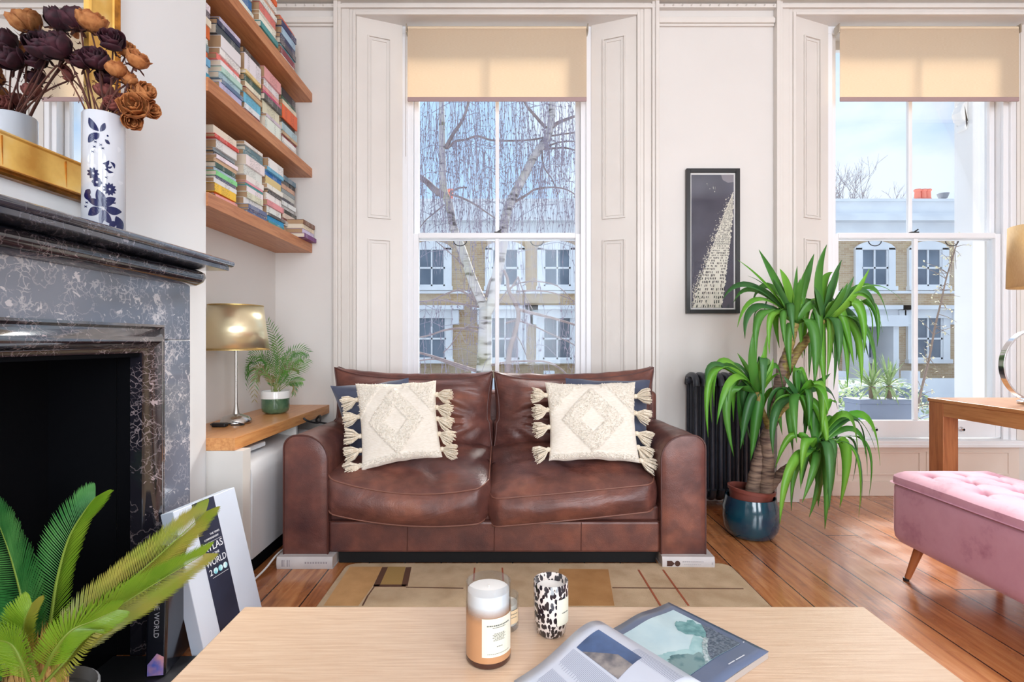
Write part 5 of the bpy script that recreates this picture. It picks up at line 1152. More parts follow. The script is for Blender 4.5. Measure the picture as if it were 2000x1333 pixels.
# ---------------------------------------------------------------- framed print
fd = 3.372; a = P(1341, 329, fd); c_ = P(1445.5, 612.5, fd); fx0, fx1, fz0, fz1 = a.x, c_.x, c_.z, a.z; fy = y(3.398)
pic = thing('framed_print', 'tall narrow black and white print of a crowded road in a black frame', 'picture', ((fx0 + fx1) / 2, fy, fz0))
fb = mat('frame_black', (22, 20, 22), .35); w_ = .026
MB().box(fx0, fx0 + w_, fy - .028, fy, fz0, fz1).box(fx1 - w_, fx1, fy - .028, fy, fz0, fz1).box(fx0 + w_, fx1 - w_, fy - .028, fy, fz0, fz0 + w_).box(fx0 + w_, fx1 - w_, fy - .028, fy, fz1 - w_, fz1).build('frame', fb, pic, bevel=.002)
MB().box(fx0 + w_, fx1 - w_, fy - .012, fy - .002, fz0 + w_, fz1 - w_).build('mount', mat('mount_white', (222, 220, 218), .8), pic)
ix0, ix1, iz0, iz1 = fx0 + w_ + .010, fx1 - w_ - .010, fz0 + w_ + .010, fz1 - w_ - .012
U = lambda s, t, l=0: Vector((lerp(ix0, ix1, s), fy - .0126 - l * .0004, lerp(iz1, iz0, t)))
q = MB(); q.mi = 0; q.add([U(0, 0), U(1, 0), U(1, 1), U(0, 1)], [(0, 1, 2, 3)])
r = random.Random(3); q.mi = 1
def le(t): # left edge of the road at height t
    for (t0, s0), (t1, s1) in zip(((.13, .98), (.33, .73), (.46, .58), (.63, .40), (.88, .10)), ((.33, .73), (.46, .58), (.63, .40), (.88, .10), (1.0, .04))):
        if t0 <= t <= t1: return lerp(s0, s1, (t - t0) / (t1 - t0))
    return 1.0
def re_(t): return lerp(1.0, .72, max(0, (t - .2) / .8) ** 1.4)
tt = .13; vs = []
K_ = 120
for i in range(K_ + 1):
    t = lerp(.13, .998, i / K_); vs += [U(le(t) + r.uniform(-.03, .03) * t, t, 1), U(re_(t) + r.uniform(-.03, .01), t, 1)]
q.add(vs, [(2 * i, 2 * i + 1, 2 * i + 3, 2 * i + 2) for i in range(K_)])
q.mi = 2; t = .17
while t < .985:
    st_ = .008 + .028 * ((t - .15) / .85) ** 1.5; cw_ = st_ * 1.5; s = le(t) + .02
    while s < re_(t) - .02:
        if r.random() < .74:
            h_ = st_ * r.uniform(.45, .75); ww = cw_ * r.uniform(.4, .7); sl_ = (.85 - s) * -.35 * h_ * 3
            q.add([U(s, t, 2), U(min(.99, s + ww), t + r.uniform(-.002, .002), 2), U(min(.99, s + ww + sl_), min(.995, t + h_), 2), U(s + sl_, min(.995, t + h_), 2)], [(0, 1, 2, 3)])
        s += cw_
    t += st_
q.mi = 1
for i in range(420):
    t = r.betavariate(2, 1.3); s = le(max(.13, t)) - abs(r.gauss(0, .06)) - .01 if t > .13 else r.uniform(.3, .9)
    if not (0.01 < s < .98): continue
    z__ = r.uniform(.002, .009); q.add([U(s, t, 1), U(s + z__ * 2, t, 1), U(s + z__ * 2, min(.99, t + z__), 1), U(s, min(.99, t + z__), 1)], [(0, 1, 2, 3)])
for i in range(90):
    t = r.uniform(.8, .99); s = r.uniform(.05, .7); q.add([U(s, t, 3), U(s + .012, t, 3), U(s + .008, min(.995, t + .03), 3), U(s - .002, min(.995, t + .03), 3)], [(0, 1, 2, 3)])
q.mi = 3; q.add([U(.7, .0, 1), U(1, .0, 1), U(1, .055, 1), U(.86, .06, 1), U(.74, .04, 1)], [(0, 1, 2, 3, 4)])
q.build('print', [mat('ink_navy', (74, 74, 90), .7, col2=(54, 54, 70), scale=5), mat('ink_cream', (216, 212, 198), .7), mat('ink_black', (44, 42, 48), .7), mat('ink_grey', (130, 124, 132), .7)], pic)
pg_, n, b = newmat('picture_glass'); out = n.nodes['Material Output']; n.nodes.remove(b); tr = N(n, 'BsdfTransparent'); gl = N(n, 'BsdfGlossy'); gl.inputs['Roughness'].default_value = .02; mx = N(n, 'MixShader'); mx.inputs[0].default_value = .035
n.links.new(tr.outputs[0], mx.inputs[1]); n.links.new(gl.outputs[0], mx.inputs[2]); n.links.new(mx.outputs[0], out.inputs[0])
MB().box(fx0 + w_, fx1 - w_, fy - .018, fy - .0165, fz0 + w_, fz1 - w_).build('glazing', pg_, pic)

# ---------------------------------------------------------------- tall yucca in the teal pot
YD = 2.78; yc_ = P(1466, 1040, YD); yx, yy_ = yc_.x, yc_.y
yu_ = thing('tall_yucca', 'tall many-headed yucca with drooping green leaves in a glazed teal pot', 'plant', (yx, yy_, 0))
MB().lathe([(0, .001), (.095, .001), (.118, .012), (.138, .05), (.143, .10), (.140, .16), (.128, .205), (.126, .214), (.121, .214), (.118, .20), (.118, .1)], (yx, yy_, 0), 48).build('pot', mat('teal_glaze', (20, 70, 84), .12, col2=(14, 48, 70), scale=7, coat=.6, bmp=.05, bscale=30), yu_, auto=50)
MI = Matrix.Rotation(.10, 4, 'Y')
MB().lathe([(.09, -.08), (.104, .0), (.110, .045), (.119, .046), (.121, .062), (.112, .064), (.104, .03)], (yx - .002, yy_, .195), 40, M=MI, capb=False).build('inner_pot', mat('plastic_terracotta', (120, 62, 52), .5), yu_, auto=50, solid=.001)
MB().lathe([(0, 0), (.103, 0)], (yx, yy_, .222), 24, M=MI, capb=False).build('soil', MATS['soil'], yu_)
tb, n, b = newmat('yucca_bark'); v = coords(n, scale=(1, 1, 9)); z = N(n, 'TexNoise'); z.inputs['Scale'].default_value = 9; z.inputs['Detail'].default_value = 5; n.links.new(v, z.inputs['Vector'])
n.links.new(ramp(n, z.outputs['Fac'], [(.35, srgb(78, 58, 52)), (.6, srgb(140, 116, 98))]), b.inputs['Base Color']); b.inputs['Roughness'].default_value = .85; bump(n, b, z.outputs['Fac'], .8, .006)
tb2 = mat('yucca_green_bark', (150, 140, 70), .7, col2=(112, 84, 50), scale=30, stretch=(1, 1, 4), bmp=.6, bscale=30)
Sy = YD / 1000
def trunk(pts, rr, m_=tb):
    ps = smooth_path([P(a, b_, YD + d_) for a, b_, d_ in pts], 6); k = len(ps) - 1
    rs = []
    for i in range(k + 1):
        f = i / k * (len(rr) - 1); j = min(len(rr) - 2, int(f)); rs.append(lerp(rr[j], rr[j + 1], f - j) * Sy * (1 + .06 * math.sin(i * 2.3)))
    MB().tube(ps, rs, 12).build('trunk', m_, yu_, smooth=True)
trunk([(1466, 985, 0), (1472, 955, 0), (1482, 905, 0), (1494, 862, 0), (1512, 812, .02), (1520, 768, .02), (1528, 725, .02), (1540, 690, .0)], [15, 14, 12, 11, 11, 11, 10])
trunk([(1492, 988, -.03), (1496, 950, -.03), (1500, 900, -.03), (1497, 862, -.03), (1490, 852, -.03)], [14, 13, 12, 11, 6])
trunk([(1500, 960, -.02), (1516, 936, -.03), (1532, 918, -.05), (1556, 904, -.06), (1585, 885, -.08)], [9, 9, 7, 6, 5])
trunk([(1530, 735, .02), (1536, 700, 0), (1544, 668, 0), (1552, 632, 0)], [9, 8, 8, 8], tb2)
trunk([(1528, 745, .02), (1556, 690, .03), (1578, 662, .03), (1606, 625, .03)], [9, 8, 8, 7], tb2)
trunk([(1502, 840, 0), (1492, 810, -.02), (1482, 785, -.03), (1478, 765, -.04)], [6, 5, 5, 5], tb2)
trunk([(1514, 820, .0), (1530, 800, -.03), (1550, 785, -.05), (1562, 770, -.06)], [6, 5, 5, 5], tb2)
yl = [mat('yucca_leaf_%d' % i, a, .32, col2=b_, scale=5, stretch=(1, 1, .4), thin=.42) for i, (a, b_) in enumerate((((72, 142, 56), (108, 172, 74)), ((96, 176, 52), (146, 206, 78)), ((60, 118, 60), (92, 150, 82))))]
HEADS = {
 'A': ((1554, 632, 0), [((1482, 488), (1518, 560), 16), ((1441, 508), (1500, 560), 4), ((1412, 584), (1470, 560), 13), ((1466, 603), (1502, 560), 12), ((1455, 662), (1478, 600), 12), ((1478, 708), (1490, 610), 13), ((1503, 692), (1512, 610), 12), ((1530, 668), (1530, 590), 13), ((1557, 520), (1552, 575), 9), ((1590, 496), (1570, 560), 12), ((1567, 700), (1562, 596), 17), ((1590, 760), (1590, 640), 17), ((1600, 720), (1596, 600), 14), ((1460, 560), (1500, 572), 6), ((1545, 735), (1540, 650), 11), ((1628, 700), (1600, 590), 12), ((1440, 640), (1482, 585), 9), ((1510, 545), (1530, 580), 8)]),
 'B': ((1608, 628, .03), [((1615, 478), (1596, 550), 15), ((1644, 508), (1622, 560), 15), ((1698, 525), (1655, 590), 13), ((1668, 540), (1640, 590), 10), ((1735, 628), (1690, 560), 11), ((1713, 678), (1696, 590), 10), ((1688, 690), (1672, 590), 15), ((1711, 735), (1686, 630), 13), ((1682, 755), (1668, 640), 12), ((1655, 758), (1648, 640), 15), ((1628, 762), (1634, 640), 14), ((1612, 770), (1606, 660), 15), ((1762, 588), (1690, 560), 4), ((1697, 700), (1660, 610), 10), ((1668, 716), (1640, 600), 16), ((1640, 700), (1626, 590), 15), ((1580, 740), (1592, 620), 13), ((1724, 650), (1680, 575), 9), ((1590, 560), (1600, 590), 11), ((1572, 690), (1580, 590), 14)]),
 'C': ((1482, 770, -.04), [((1470, 652), (1470, 720), 13), ((1383, 855), (1398, 720), 11), ((1395, 795), (1412, 705), 10), ((1379, 758), (1402, 712), 9), ((1433, 892), (1424, 770), 14), ((1466, 900), (1480, 800), 17), ((1423, 826), (1438, 745), 13), ((1490, 792), (1490, 700), 12), ((1400, 830), (1432, 740), 11), ((1452, 870), (1452, 760), 15), ((1510, 700), (1500, 735), 9), ((1424, 712), (1450, 720), 5), ((1530, 770), (1512, 715), 11), ((1498, 655), (1490, 710), 9), ((1440, 690), (1462, 725), 7)]),
 'D': ((1560, 775, -.06), [((1528, 850), (1525, 770), 12), ((1593, 800), (1560, 720), 11), ((1605, 850), (1600, 750), 14), ((1570, 860), (1578, 770), 14), ((1510, 890), (1518, 800), 12), ((1636, 800), (1610, 760), 11), ((1552, 712), (1552, 745), 9), ((1548, 880), (1545, 790), 15), ((1500, 830), (1515, 765), 11), ((1590, 870), (1575, 790), 13), ((1622, 730), (1590, 755), 10), ((1616, 880), (1600, 800), 13), ((1530, 735), (1545, 755), 8)]),
 'E': ((1592, 880, -.10), [((1719, 910), (1680, 810), 12), ((1676, 898), (1650, 810), 13), ((1611, 1034), (1616, 880), 17), ((1640, 992), (1650, 870), 15), ((1580, 1012), (1606, 920), 14), ((1523, 1024), (1548, 910), 15), ((1566, 946), (1580, 860), 17), ((1677, 1012), (1668, 880), 4), ((1697, 972), (1686, 860), 4), ((1635, 786), (1608, 800), 15), ((1545, 980), (1562, 900), 11), ((1694, 930), (1668, 840), 9), ((1514, 915), (1550, 850), 10), ((1626, 960), (1624, 870), 12), ((1598, 990), (1600, 900), 15), ((1650, 830), (1620, 820), 9), ((1590, 935), (1585, 880), 11), ((1710, 880), (1660, 815), 6)])}
r = random.Random(31)
for hk, (rt, L) in HEADS.items():
    R0 = P(rt[0], rt[1], YD + rt[2]); qs = [MB(), MB(), MB()]
    allL = [(t_, c__, wd, r.uniform(-.13, .10)) for t_, c__, wd in L]
    for t_, c__, wd in L[:11]:
        dx_ = r.uniform(-26, 26); allL.append(((t_[0] * .75 + rt[0] * .25 + dx_, t_[1] * .75 + rt[1] * .25 + r.uniform(-10, 18)), (c__[0] * .8 + rt[0] * .2 + dx_ * .6, c__[1] * .8 + rt[1] * .2 - 6), wd * .85, r.uniform(-.2, .2)))
    for t_, c__, wd, dd in allL:
        C_ = P(c__[0], c__[1], YD + rt[2] + dd * .7); T_ = P(t_[0], t_[1], YD + rt[2] + dd)
        C_ = C_ * 2 - (R0 + T_) / 2; pts = [bez(R0, C_, T_, i / 13) for i in range(14)]
        sd_ = Vector((1, r.uniform(-.5, .5), 0)) if abs((T_ - R0).normalized().z) > .45 else None
        if sd_ is None:
            tn = (T_ - R0).normalized(); sd_ = tn.cross(Vector((0, r.uniform(-.9, -.5), r.uniform(.2, .7)))).normalized()
        strip(qs[r.randrange(3)], pts, wd * Sy * 1.25, side=sd_, fold=.28)
    for i, q in enumerate(qs): q.build('leaf_rosette', yl[i], yu_, smooth=True, solid=.0007)

# ================================================================ velvet ottoman
vel, n, b = newmat('pink_velvet'); v = coords(n); z = N(n, 'TexNoise'); z.inputs['Scale'].default_value = 7; z.inputs['Detail'].default_value = 7; z.inputs['Roughness'].default_value = .65; n.links.new(v, z.inputs['Vector'])
n.links.new(ramp(n, z.outputs['Fac'], [(.30, srgb(182, 122, 142)), (.44, srgb(208, 152, 170)), (.7, srgb(216, 162, 180))]), b.inputs['Base Color']); b.inputs['Roughness'].default_value = .7; b.inputs['Sheen Weight'].default_value = .7; b.inputs['Sheen Roughness'].default_value = .35; b.inputs['Sheen Tint'].default_value = srgb(250, 214, 226)
ox0, ox1, oy0, oy1 = 1.732, 2.19, y(1.12), y(2.335)
ot = thing('velvet_ottoman', 'long pink velvet storage ottoman with a buttoned lid and tapered wooden legs', 'ottoman', (1.96, y(1.75), 0))
def rrp(x0, x1, y0, y1, r_, t):   # point on rounded rectangle perimeter, t in 0..1 by angle sectors
    P_ = rr_rect(x0, x1, y0, y1, r_, 7); return P_
q = MB(); lv = []
for z_, ins_ in ((.150, .05), (.152, .032), (.160, .014), (.178, .003), (.205, 0), (.36, 0), (.40, .001), (.409, .006), (.411, .012)):
    lv.append([Vector((x, yv, z_)) for x, yv in rr_rect(ox0 + ins_, ox1 - ins_, oy0 + ins_, oy1 - ins_, .055, 7)])
k = len(lv[0]); q.add([p for l in lv for p in l], [(j * k + i, j * k + (i + 1) % k, (j + 1) * k + (i + 1) % k, (j + 1) * k + i) for j in range(len(lv) - 1) for i in range(k)] + [tuple(range(k))[::-1], tuple(range((len(lv) - 1) * k, len(lv) * k))])
q.build('body', vel, ot, auto=50)
MB().tube([Vector((x, yv, .4125)) for x, yv in rr_rect(ox0 + .004, ox1 - .004, oy0 + .004, oy1 - .004, .052, 7)] + [Vector((ox1 - .004, oy1 - .056, .4125))], .005, 6).build('piping', mat('velvet_piping', (176, 112, 132), .7, sheen=.6), ot, smooth=True)
btn = []
ny = 7
for j in range(ny):
    for i in range(3 if j % 2 == 0 else 2):
        btn.append((ox0 + .09 + (i + (0 if j % 2 == 0 else .5)) * .139, oy1 - .13 - j * .125))
def lid(u, v):
    # u,v -1..1 -> superellipse mapping to rounded rectangle
    hx, hy = (ox1 - ox0) / 2, (oy1 - oy0) / 2; cx_, cy_ = (ox0 + ox1) / 2, (oy0 + oy1) / 2
    x = u * hx; yv = v * hy; r_ = .055
    ax, ay = abs(x) - (hx - r_), abs(yv) - (hy - r_)
    if ax > 0 and ay > 0:
        m_ = max(ax, ay); l_ = math.hypot(ax, ay); ax, ay = ax / l_ * m_, ay / l_ * m_
        x = math.copysign(hx - r_ + ax, x); yv = math.copysign(hy - r_ + ay, yv)
    e = min(hx - abs(u * hx), hy - abs(v * hy)); 
    h = .448 + .036 * (1 - math.exp(-e / .045))
    X_, Y_ = cx_ + x, cy_ + yv
    for bx, by in btn:
        d2 = math.hypot(X_ - bx, Y_ - by); h -= .028 * math.exp(-(d2 / .020) ** 1.3)
    for (bx, by) in btn:   # diagonal pleats between neighbouring buttons
        for (sx_, sy_) in ((.0695, -.125), (-.0695, -.125)):
            ex_, ey_ = bx + sx_, by + sy_; L2 = sx_ ** 2 + sy_ ** 2; t = ((X_ - bx) * sx_ + (Y_ - by) * sy_) / L2
            if -.02 < t < 1.02 and e > .05:
                dd = math.hypot(X_ - bx - sx_ * t, Y_ - by - sy_ * t); h -= .006 * math.exp(-(dd / .007) ** 2)
    h += noise.noise(Vector((X_ * 9, Y_ * 9, 1))) * .0025
    return Vector((X_, Y_, h))
q = MB(); q.grid(lambda a, c: lid(2 * a - 1, 2 * c - 1), 70, 150)
per = [lid(-1 + 2 * i / 40, -1) for i in range(40)] + [lid(1, -1 + 2 * i / 80) for i in range(80)] + [lid(1 - 2 * i / 40, 1) for i in range(40)] + [lid(-1, 1 - 2 * i / 80) for i in range(80)]
k = len(per); cc = Vector(((ox0 + ox1) / 2, (oy0 + oy1) / 2, 0)); rows = []
for zz, off_ in ((None, 0), (.44, .002), (.43, .002), (.419, -.002), (.418, -.01)):
    rows.append([p if zz is None else Vector((p.x + math.copysign(off_, p.x - cc.x), p.y + math.copysign(off_, p.y - cc.y), zz)) for p in per])
q.add([p for l in rows for p in l], [(j * k + i, j * k + (i + 1) % k, (j + 1) * k + (i + 1) % k, (j + 1) * k + i) for j in range(4) for i in range(k)] + [tuple(range(4 * k, 5 * k))])
q.build('lid', vel, ot, auto=70)
for bx, by in btn: MB().lathe([(.009, 0), (.008, .003), (.004, .005), (0, .0055)], (bx, by, .4555), 12).build('button', vel, ot, smooth=True)
lw = mat('leg_wood', (176, 104, 62), .35, col2=(150, 84, 48), scale=20, stretch=(1, 1, .2))
for (lx_, ly_, sx_, sy_) in ((1.785, y(2.22), -.035, .03), (2.13, y(2.22), .035, .03), (1.785, y(1.22), -.035, -.03), (2.13, y(1.22), .035, -.03)):
    l_ = MB().tube([(lx_, ly_, .155), (lx_ + sx_ * .9, ly_ + sy_ * .9, .012)], [.019, .011], 14).build('leg', lw, ot, smooth=False, auto=40)
    MB().lathe([(.0115, 0), (.012, .012)], (lx_ + sx_, ly_ + sy_, .0005), 12, capt=True).build('foot_cap', iron, l_)

# ================================================================ desk and arc lamp
dk = thing('oak_desk', 'oak desk with thick square legs before the right window', 'desk', (2.56, y(2.1), 0))
ow1 = wood('desk_oak', (206, 148, 96), (172, 112, 66), axis=1, rough=.3); ow2 = wood('desk_leg_oak', (190, 124, 76), (150, 88, 50), axis=2, rough=.35)
dX0, dX1, dY0, dY1 = 2.258, 2.86, y(1.40), y(2.75)
MB().box(dX0 - .003, dX1, dY0, dY1 + .003, .732, .75).build('desktop', ow1, dk, bevel=.002)
for x0 in (dX0 + .001, dX1 - .081):
    for y0 in (dY0 + .002, dY1 - .092): MB().box(x0, x0 + .08, y0, y0 + .09, .0005, .7318).build('leg', ow2, dk, bevel=.003)
MB().box(dX0 + .002, dX0 + .024, dY0 + .093, dY1 - .0925, .662, .7318).build('apron', ow1, dk, bevel=.002); MB().box(dX1 - .024, dX1 - .002, dY0 + .093, dY1 - .0925, .662, .7318).build('apron', ow1, dk, bevel=.002)
MB().box(dX0 + .082, dX1 - .082, dY1 - .03, dY1 - .008, .662, .7318).build('apron', ow1, dk, bevel=.002)
AL = 2.45; axx, ayy = 2.535, y(AL)
al = thing('arc_lamp', 'lamp with an open chrome ring base and cream drum shade on the desk', 'lamp', (axx, ayy, .75))
MB().lathe([(0, 0), (.085, 0), (.088, .003), (.088, .011), (.084, .014), (0, .014)], (axx + .02, ayy, .7508), 40).build('base', chrome, al, auto=40)
RR = .172; q = MB(); vs = []; K_ = 64
a0_ = -PI / 2
for i in range(K_):
    a = 2 * PI * i / K_; c_ = Vector((axx + RR * math.cos(a), ayy, .766 + RR + RR * math.sin(a))); o_ = Vector((math.cos(a), 0, math.sin(a)))
    vs += [c_ + o_ * .004 + Vector((0, -.014, 0)), c_ + o_ * .004 + Vector((0, .014, 0)), c_ - o_ * .004 + Vector((0, .014, 0)), c_ - o_ * .004 + Vector((0, -.014, 0))]
q.add(vs, [(4 * i + j, 4 * i + (j + 1) % 4, 4 * ((i + 1) % K_) + (j + 1) % 4, 4 * ((i + 1) % K_) + j) for i in range(K_) for j in range(4)]); q.build('ring', chrome, al, auto=40, bevel=.001)
MB().tube([(axx, ayy, .766 + 2 * RR), (axx, ayy, 1.36)], .006, 10).build('stem', chrome, al, smooth=True)
MB().lathe([(.128, 1.312), (.122, 1.608)], (axx + .025, ayy, 0), 48, capb=False).build('shade', mat('shade_linen', (232, 206, 158), .8, col2=(240, 218, 176), scale=60, stretch=(8, 8, 1), thin=.45), al, smooth=True, solid=.0015)
q = MB()
for i in range(3): a = i * 2 * PI / 3; q.tube([(axx, ayy, 1.33), (axx + .025 + .126 * math.cos(a), ayy + .126 * math.sin(a), 1.33)], .002, 5)
q.build('shade_carrier', chrome, al)
# ================================================================ coffee table
TZ = .45
to = wood('table_oak', (234, 206, 178), (212, 176, 144), axis=0, rough=.28, bmp=.25, dens=26, scale=22)
ct = thing('coffee_table', 'low pale oak coffee table with candles and a magazine in the foreground', 'table', (.1, y(.86), 0))
tx0, tx1, ty0, ty1 = -.596, .806, y(.54), y(1.16)
MB().box(tx0, tx1, ty0, ty1, TZ - .045, TZ).build('tabletop', to, ct, bevel=.003)
for x0 in (tx0 + .004, tx1 - .074):
    for y0 in (ty0 + .004, ty1 - .074): MB().box(x0, x0 + .07, y0, y0 + .07, .0005 + (.0112 if x0 > -9 else 0), TZ - .0455).build('leg', to, ct, bevel=.003)
# glass
def jar_glass(name, tint, ref=.5):
    if name in MATS: return MATS[name]
    m, n, b = newmat(name); out = n.nodes['Material Output']; n.nodes.remove(b)
    tr = N(n, 'BsdfTransparent'); tr.inputs[0].default_value = srgb(*tint); gl = N(n, 'BsdfGlossy'); gl.inputs['Roughness'].default_value = .03
    fz = N(n, 'LayerWeight'); fz.inputs[0].default_value = .12; mx = N(n, 'MixShader'); n.links.new(math_(n, 'MULTIPLY', fz.outputs['Facing'], ref), mx.inputs[0])
    n.links.new(tr.outputs[0], mx.inputs[1]); n.links.new(gl.outputs[0], mx.inputs[2]); n.links.new(mx.outputs[0], out.inputs[0]); return m
clear = jar_glass('clear_glass', (244, 246, 248), .9)
def jar(c, r_, h, t_=.0025, base=.012, rb=None):
    rb = rb or r_; return [(0, .0005), (rb - .003, .0005), (rb, .004), (r_ if rb == r_ else (rb + r_) / 2 + .001, h * .3), (r_, h * .6), (r_, h - .001), (r_ - t_ * .5, h), (r_ - t_, h - .001), (r_ - t_, base), (0, base)]
def label_patch(cx_, cy_, r_, z0, z1, a0, a1, nm, m_, root, lines=()):
    q = MB(); q.grid(lambda u, v: Vector((cx_ + r_ * math.cos(lerp(a0, a1, u)), cy_ + r_ * math.sin(lerp(a0, a1, u)), lerp(z0, z1, v))), 14, 1); o = q.build(nm, m_, root, solid=.0002)
    t = MB(); R_ = r_ + .0003
    for (f0, f1, zc, hh, dash) in lines:
        u = f0
        rr = random.Random(int(zc * 1000))
        while u < f1:
            w_ = dash * rr.uniform(.6, 1.3); e = min(f1, u + w_)
            t.grid(lambda s, v: Vector((cx_ + R_ * math.cos(lerp(a0, a1, lerp(u, e, s))), cy_ + R_ * math.sin(lerp(a0, a1, lerp(u, e, s))), lerp(z0, z1, zc + v * hh))), 2, 1); u = e + dash * .28
    if lines: t.build('label_print', mat('label_ink', (96, 98, 92), .7), o, solid=.0001)
    return o
lab = mat('label_cream', (218, 214, 196), .7)
# large candle
c1 = P(954, 1290, .975); cx1, cy1 = c1.x, c1.y; r1 = .0425; h1 = .146
cn = thing('large_candle', 'large glass candle with white wax, painted light fade to tan and a cream label', 'candle', (cx1, cy1, TZ), 'candles on the coffee table')
MB().lathe(jar(0, r1, h1), (cx1, cy1, TZ), 48, capb=False).build('glass', clear, cn, auto=40)
MB().lathe([(0, .0135), (r1 - .003, .0135), (r1 - .003, .130), (r1 - .006, .131), (0, .132)], (cx1, cy1, TZ), 40).build('wax', mat('wax_white', (252, 250, 246), .5), cn, auto=40)
am, n, b = newmat('glow_fade_tan'); b.inputs['Base Color'].default_value = srgb(186, 136, 96); b.inputs['Roughness'].default_value = .1  # tan shell whose fade paints the light passing through the wax
sp = N(n, 'SeparateXYZ'); n.links.new(coords(n), sp.inputs[0]); tr = N(n, 'BsdfTransparent'); mx = N(n, 'MixShader')
n.links.new(math_(n, 'SMOOTH_MIN', 1.0, math_(n, 'DIVIDE', math_(n, 'SUBTRACT', .112, sp.outputs[2]), .03), .2), mx.inputs[0]); n.links.new(tr.outputs[0], mx.inputs[1]); n.links.new(b.outputs[0], mx.inputs[2]); n.links.new(mx.outputs[0], n.nodes['Material Output'].inputs[0])
MB().lathe([(r1 + .0003, .012), (r1 + .0003, .112)], (cx1, cy1, TZ), 48, capb=False).build('glow_fade', am, cn, smooth=True)
MB().lathe([(0, .0008), (r1 - .002, .0008), (r1 + .0004, .004), (r1 + .0004, .0119), (0, .0119)], (cx1, cy1, TZ), 48).build('dark_foot', mat('amber_dark', (70, 42, 34), .08), cn, auto=40)
MB().tube([(cx1, cy1, TZ + .131), (cx1 + .001, cy1, TZ + .137)], .0012, 6).build('wick', mat('wick', (230, 224, 214), .8), cn)
aL = math.atan2(-WY - cy1, -cx1); label_patch(cx1, cy1, r1 + .0008, TZ + .024, TZ + .094, aL + .0 - .38 + .10, aL + 1.25, 'label', lab, cn, ((.14, .86, .80, .035, .05), (.3, .7, .755, .018, .03), (.34, .66, .60, .016, .05), (.30, .70, .565, .016, .05), (.34, .66, .53, .016, .05), (.30, .70, .495, .016, .05), (.36, .64, .46, .016, .05), (.32, .68, .425, .016, .05), (.42, .6, .26, .016, .05), (.15, .85, .08, .012, .04)))
# small candle behind it
c2 = P(989, 1226, 1.075); cx2, cy2 = c2.x, c2.y
cn2 = thing('small_candle', 'small clear glass candle half hidden behind the large one', 'candle', (cx2, cy2, TZ), 'candles on the coffee table')
MB().lathe(jar(0, .0255, .071), (cx2, cy2, TZ), 36, capb=False).build('glass', clear, cn2, auto=40)
MB().lathe([(0, .013), (.0228, .013), (.0228, .054), (0, .055)], (cx2, cy2, TZ), 32).build('wax', mat('wax_cream', (238, 230, 214), .5, thin=.2), cn2, auto=40)
label_patch(cx2, cy2, .0260, TZ + .019, TZ + .046, -PI / 2 - .6, -PI / 2 + 1.2, 'label', mat('label_tan', (216, 188, 150), .7), cn2, ((.3, .9, .7, .06, .05), (.35, .85, .45, .05, .06)))
# spotted candle
c3 = P(1076, 1224, 1.058); cx3, cy3 = c3.x, c3.y; r3 = .0355
cn3 = thing('spotted_candle', 'black and cream spotted glass candle beside the open magazine', 'candle', (cx3, cy3, TZ), 'candles on the coffee table')
sp_m, n, b = newmat('leopard_glass'); v = coords(n, scale=(1, 1, .62)); z = N(n, 'TexNoise'); z.inputs['Scale'].default_value = 60; n.links.new(v, z.inputs['Vector'])
dv = N(n, 'VectorMath'); dv.operation = 'MULTIPLY_ADD'; n.links.new(z.outputs['Color'], dv.inputs[0]); dv.inputs[1].default_value = (.008, .008, .008); n.links.new(v, dv.inputs[2])
vo = N(n, 'TexVoronoi'); vo.inputs['Scale'].default_value = 150; n.links.new(dv.outputs[0], vo.inputs['Vector'])
n.links.new(ramp(n, vo.outputs['Distance'], [(.52, srgb(30, 24, 34)), (.56, srgb(226, 214, 206))]), b.inputs['Base Color']); b.inputs['Roughness'].default_value = .08; b.inputs['Coat Weight'].default_value = .5
MB().lathe([(0, .0005), (.026, .0005), (.030, .005), (.034, .03), (r3, .05), (r3, .107), (r3 - .001, .1085), (r3 - .0025, .1075), (r3 - .0025, .088)], (cx3, cy3, TZ), 48, capb=False).build('glass', sp_m, cn3, auto=40)
MB().lathe([(r3 - .0002, .1084), (r3 - .001, .1092), (r3 - .002, .1084)], (cx3, cy3, TZ), 48, capb=False).build('rim', clear, cn3, smooth=True)
MB().lathe([(0, .0), (r3 - .0028, .0)], (cx3, cy3, TZ + .092), 36, capb=False).build('wax', MATS['wax_white'], cn3)
aL = math.atan2(-WY - cy3, -cx3); label_patch(cx3, cy3, r3 + .0008, TZ + .03, TZ + .082, aL + .35, aL + 1.35, 'label', lab, cn3, ((.3, .8, .45, .04, .06),))

# ---------------------------------------------------------------- open magazine
A_ = Vector((.362, y(1.152), 0)); e2 = Vector((.583, -.813, 0)).normalized(); e1 = Vector((-e2.y, e2.x, 0)); Lw, Lh = .205, .226; St = A_ - e1 * Lw
mag = thing('open_magazine', 'open magazine, one side curled over, the other showing a blue page with a landscape', 'magazine', (St.x + .08, St.y - .08, TZ))
white_p = mat('page_white', (206, 212, 226), .3, coat=.2); slate_p = mat('page_slate', (92, 106, 134), .28, coat=.3)
zt_ = TZ + .0135
def rp_(u, v, lift=0):  # u from spine to fore edge 0..1, v down the page 0..1
    z_ = zt_ + .006 * math.exp(-((u - .5) / .22) ** 2) * (1 - v * .6) - .002 * math.exp(-(u / .08) ** 2); return St + e1 * (u * Lw) + e2 * (v * Lh) + Vector((0, 0, z_ + lift))
q = MB(); q.grid(lambda u, v: rp_(u, v), 24, 12); q.build('right_page', slate_p, mag, smooth=True, solid=.0004)
q = MB()
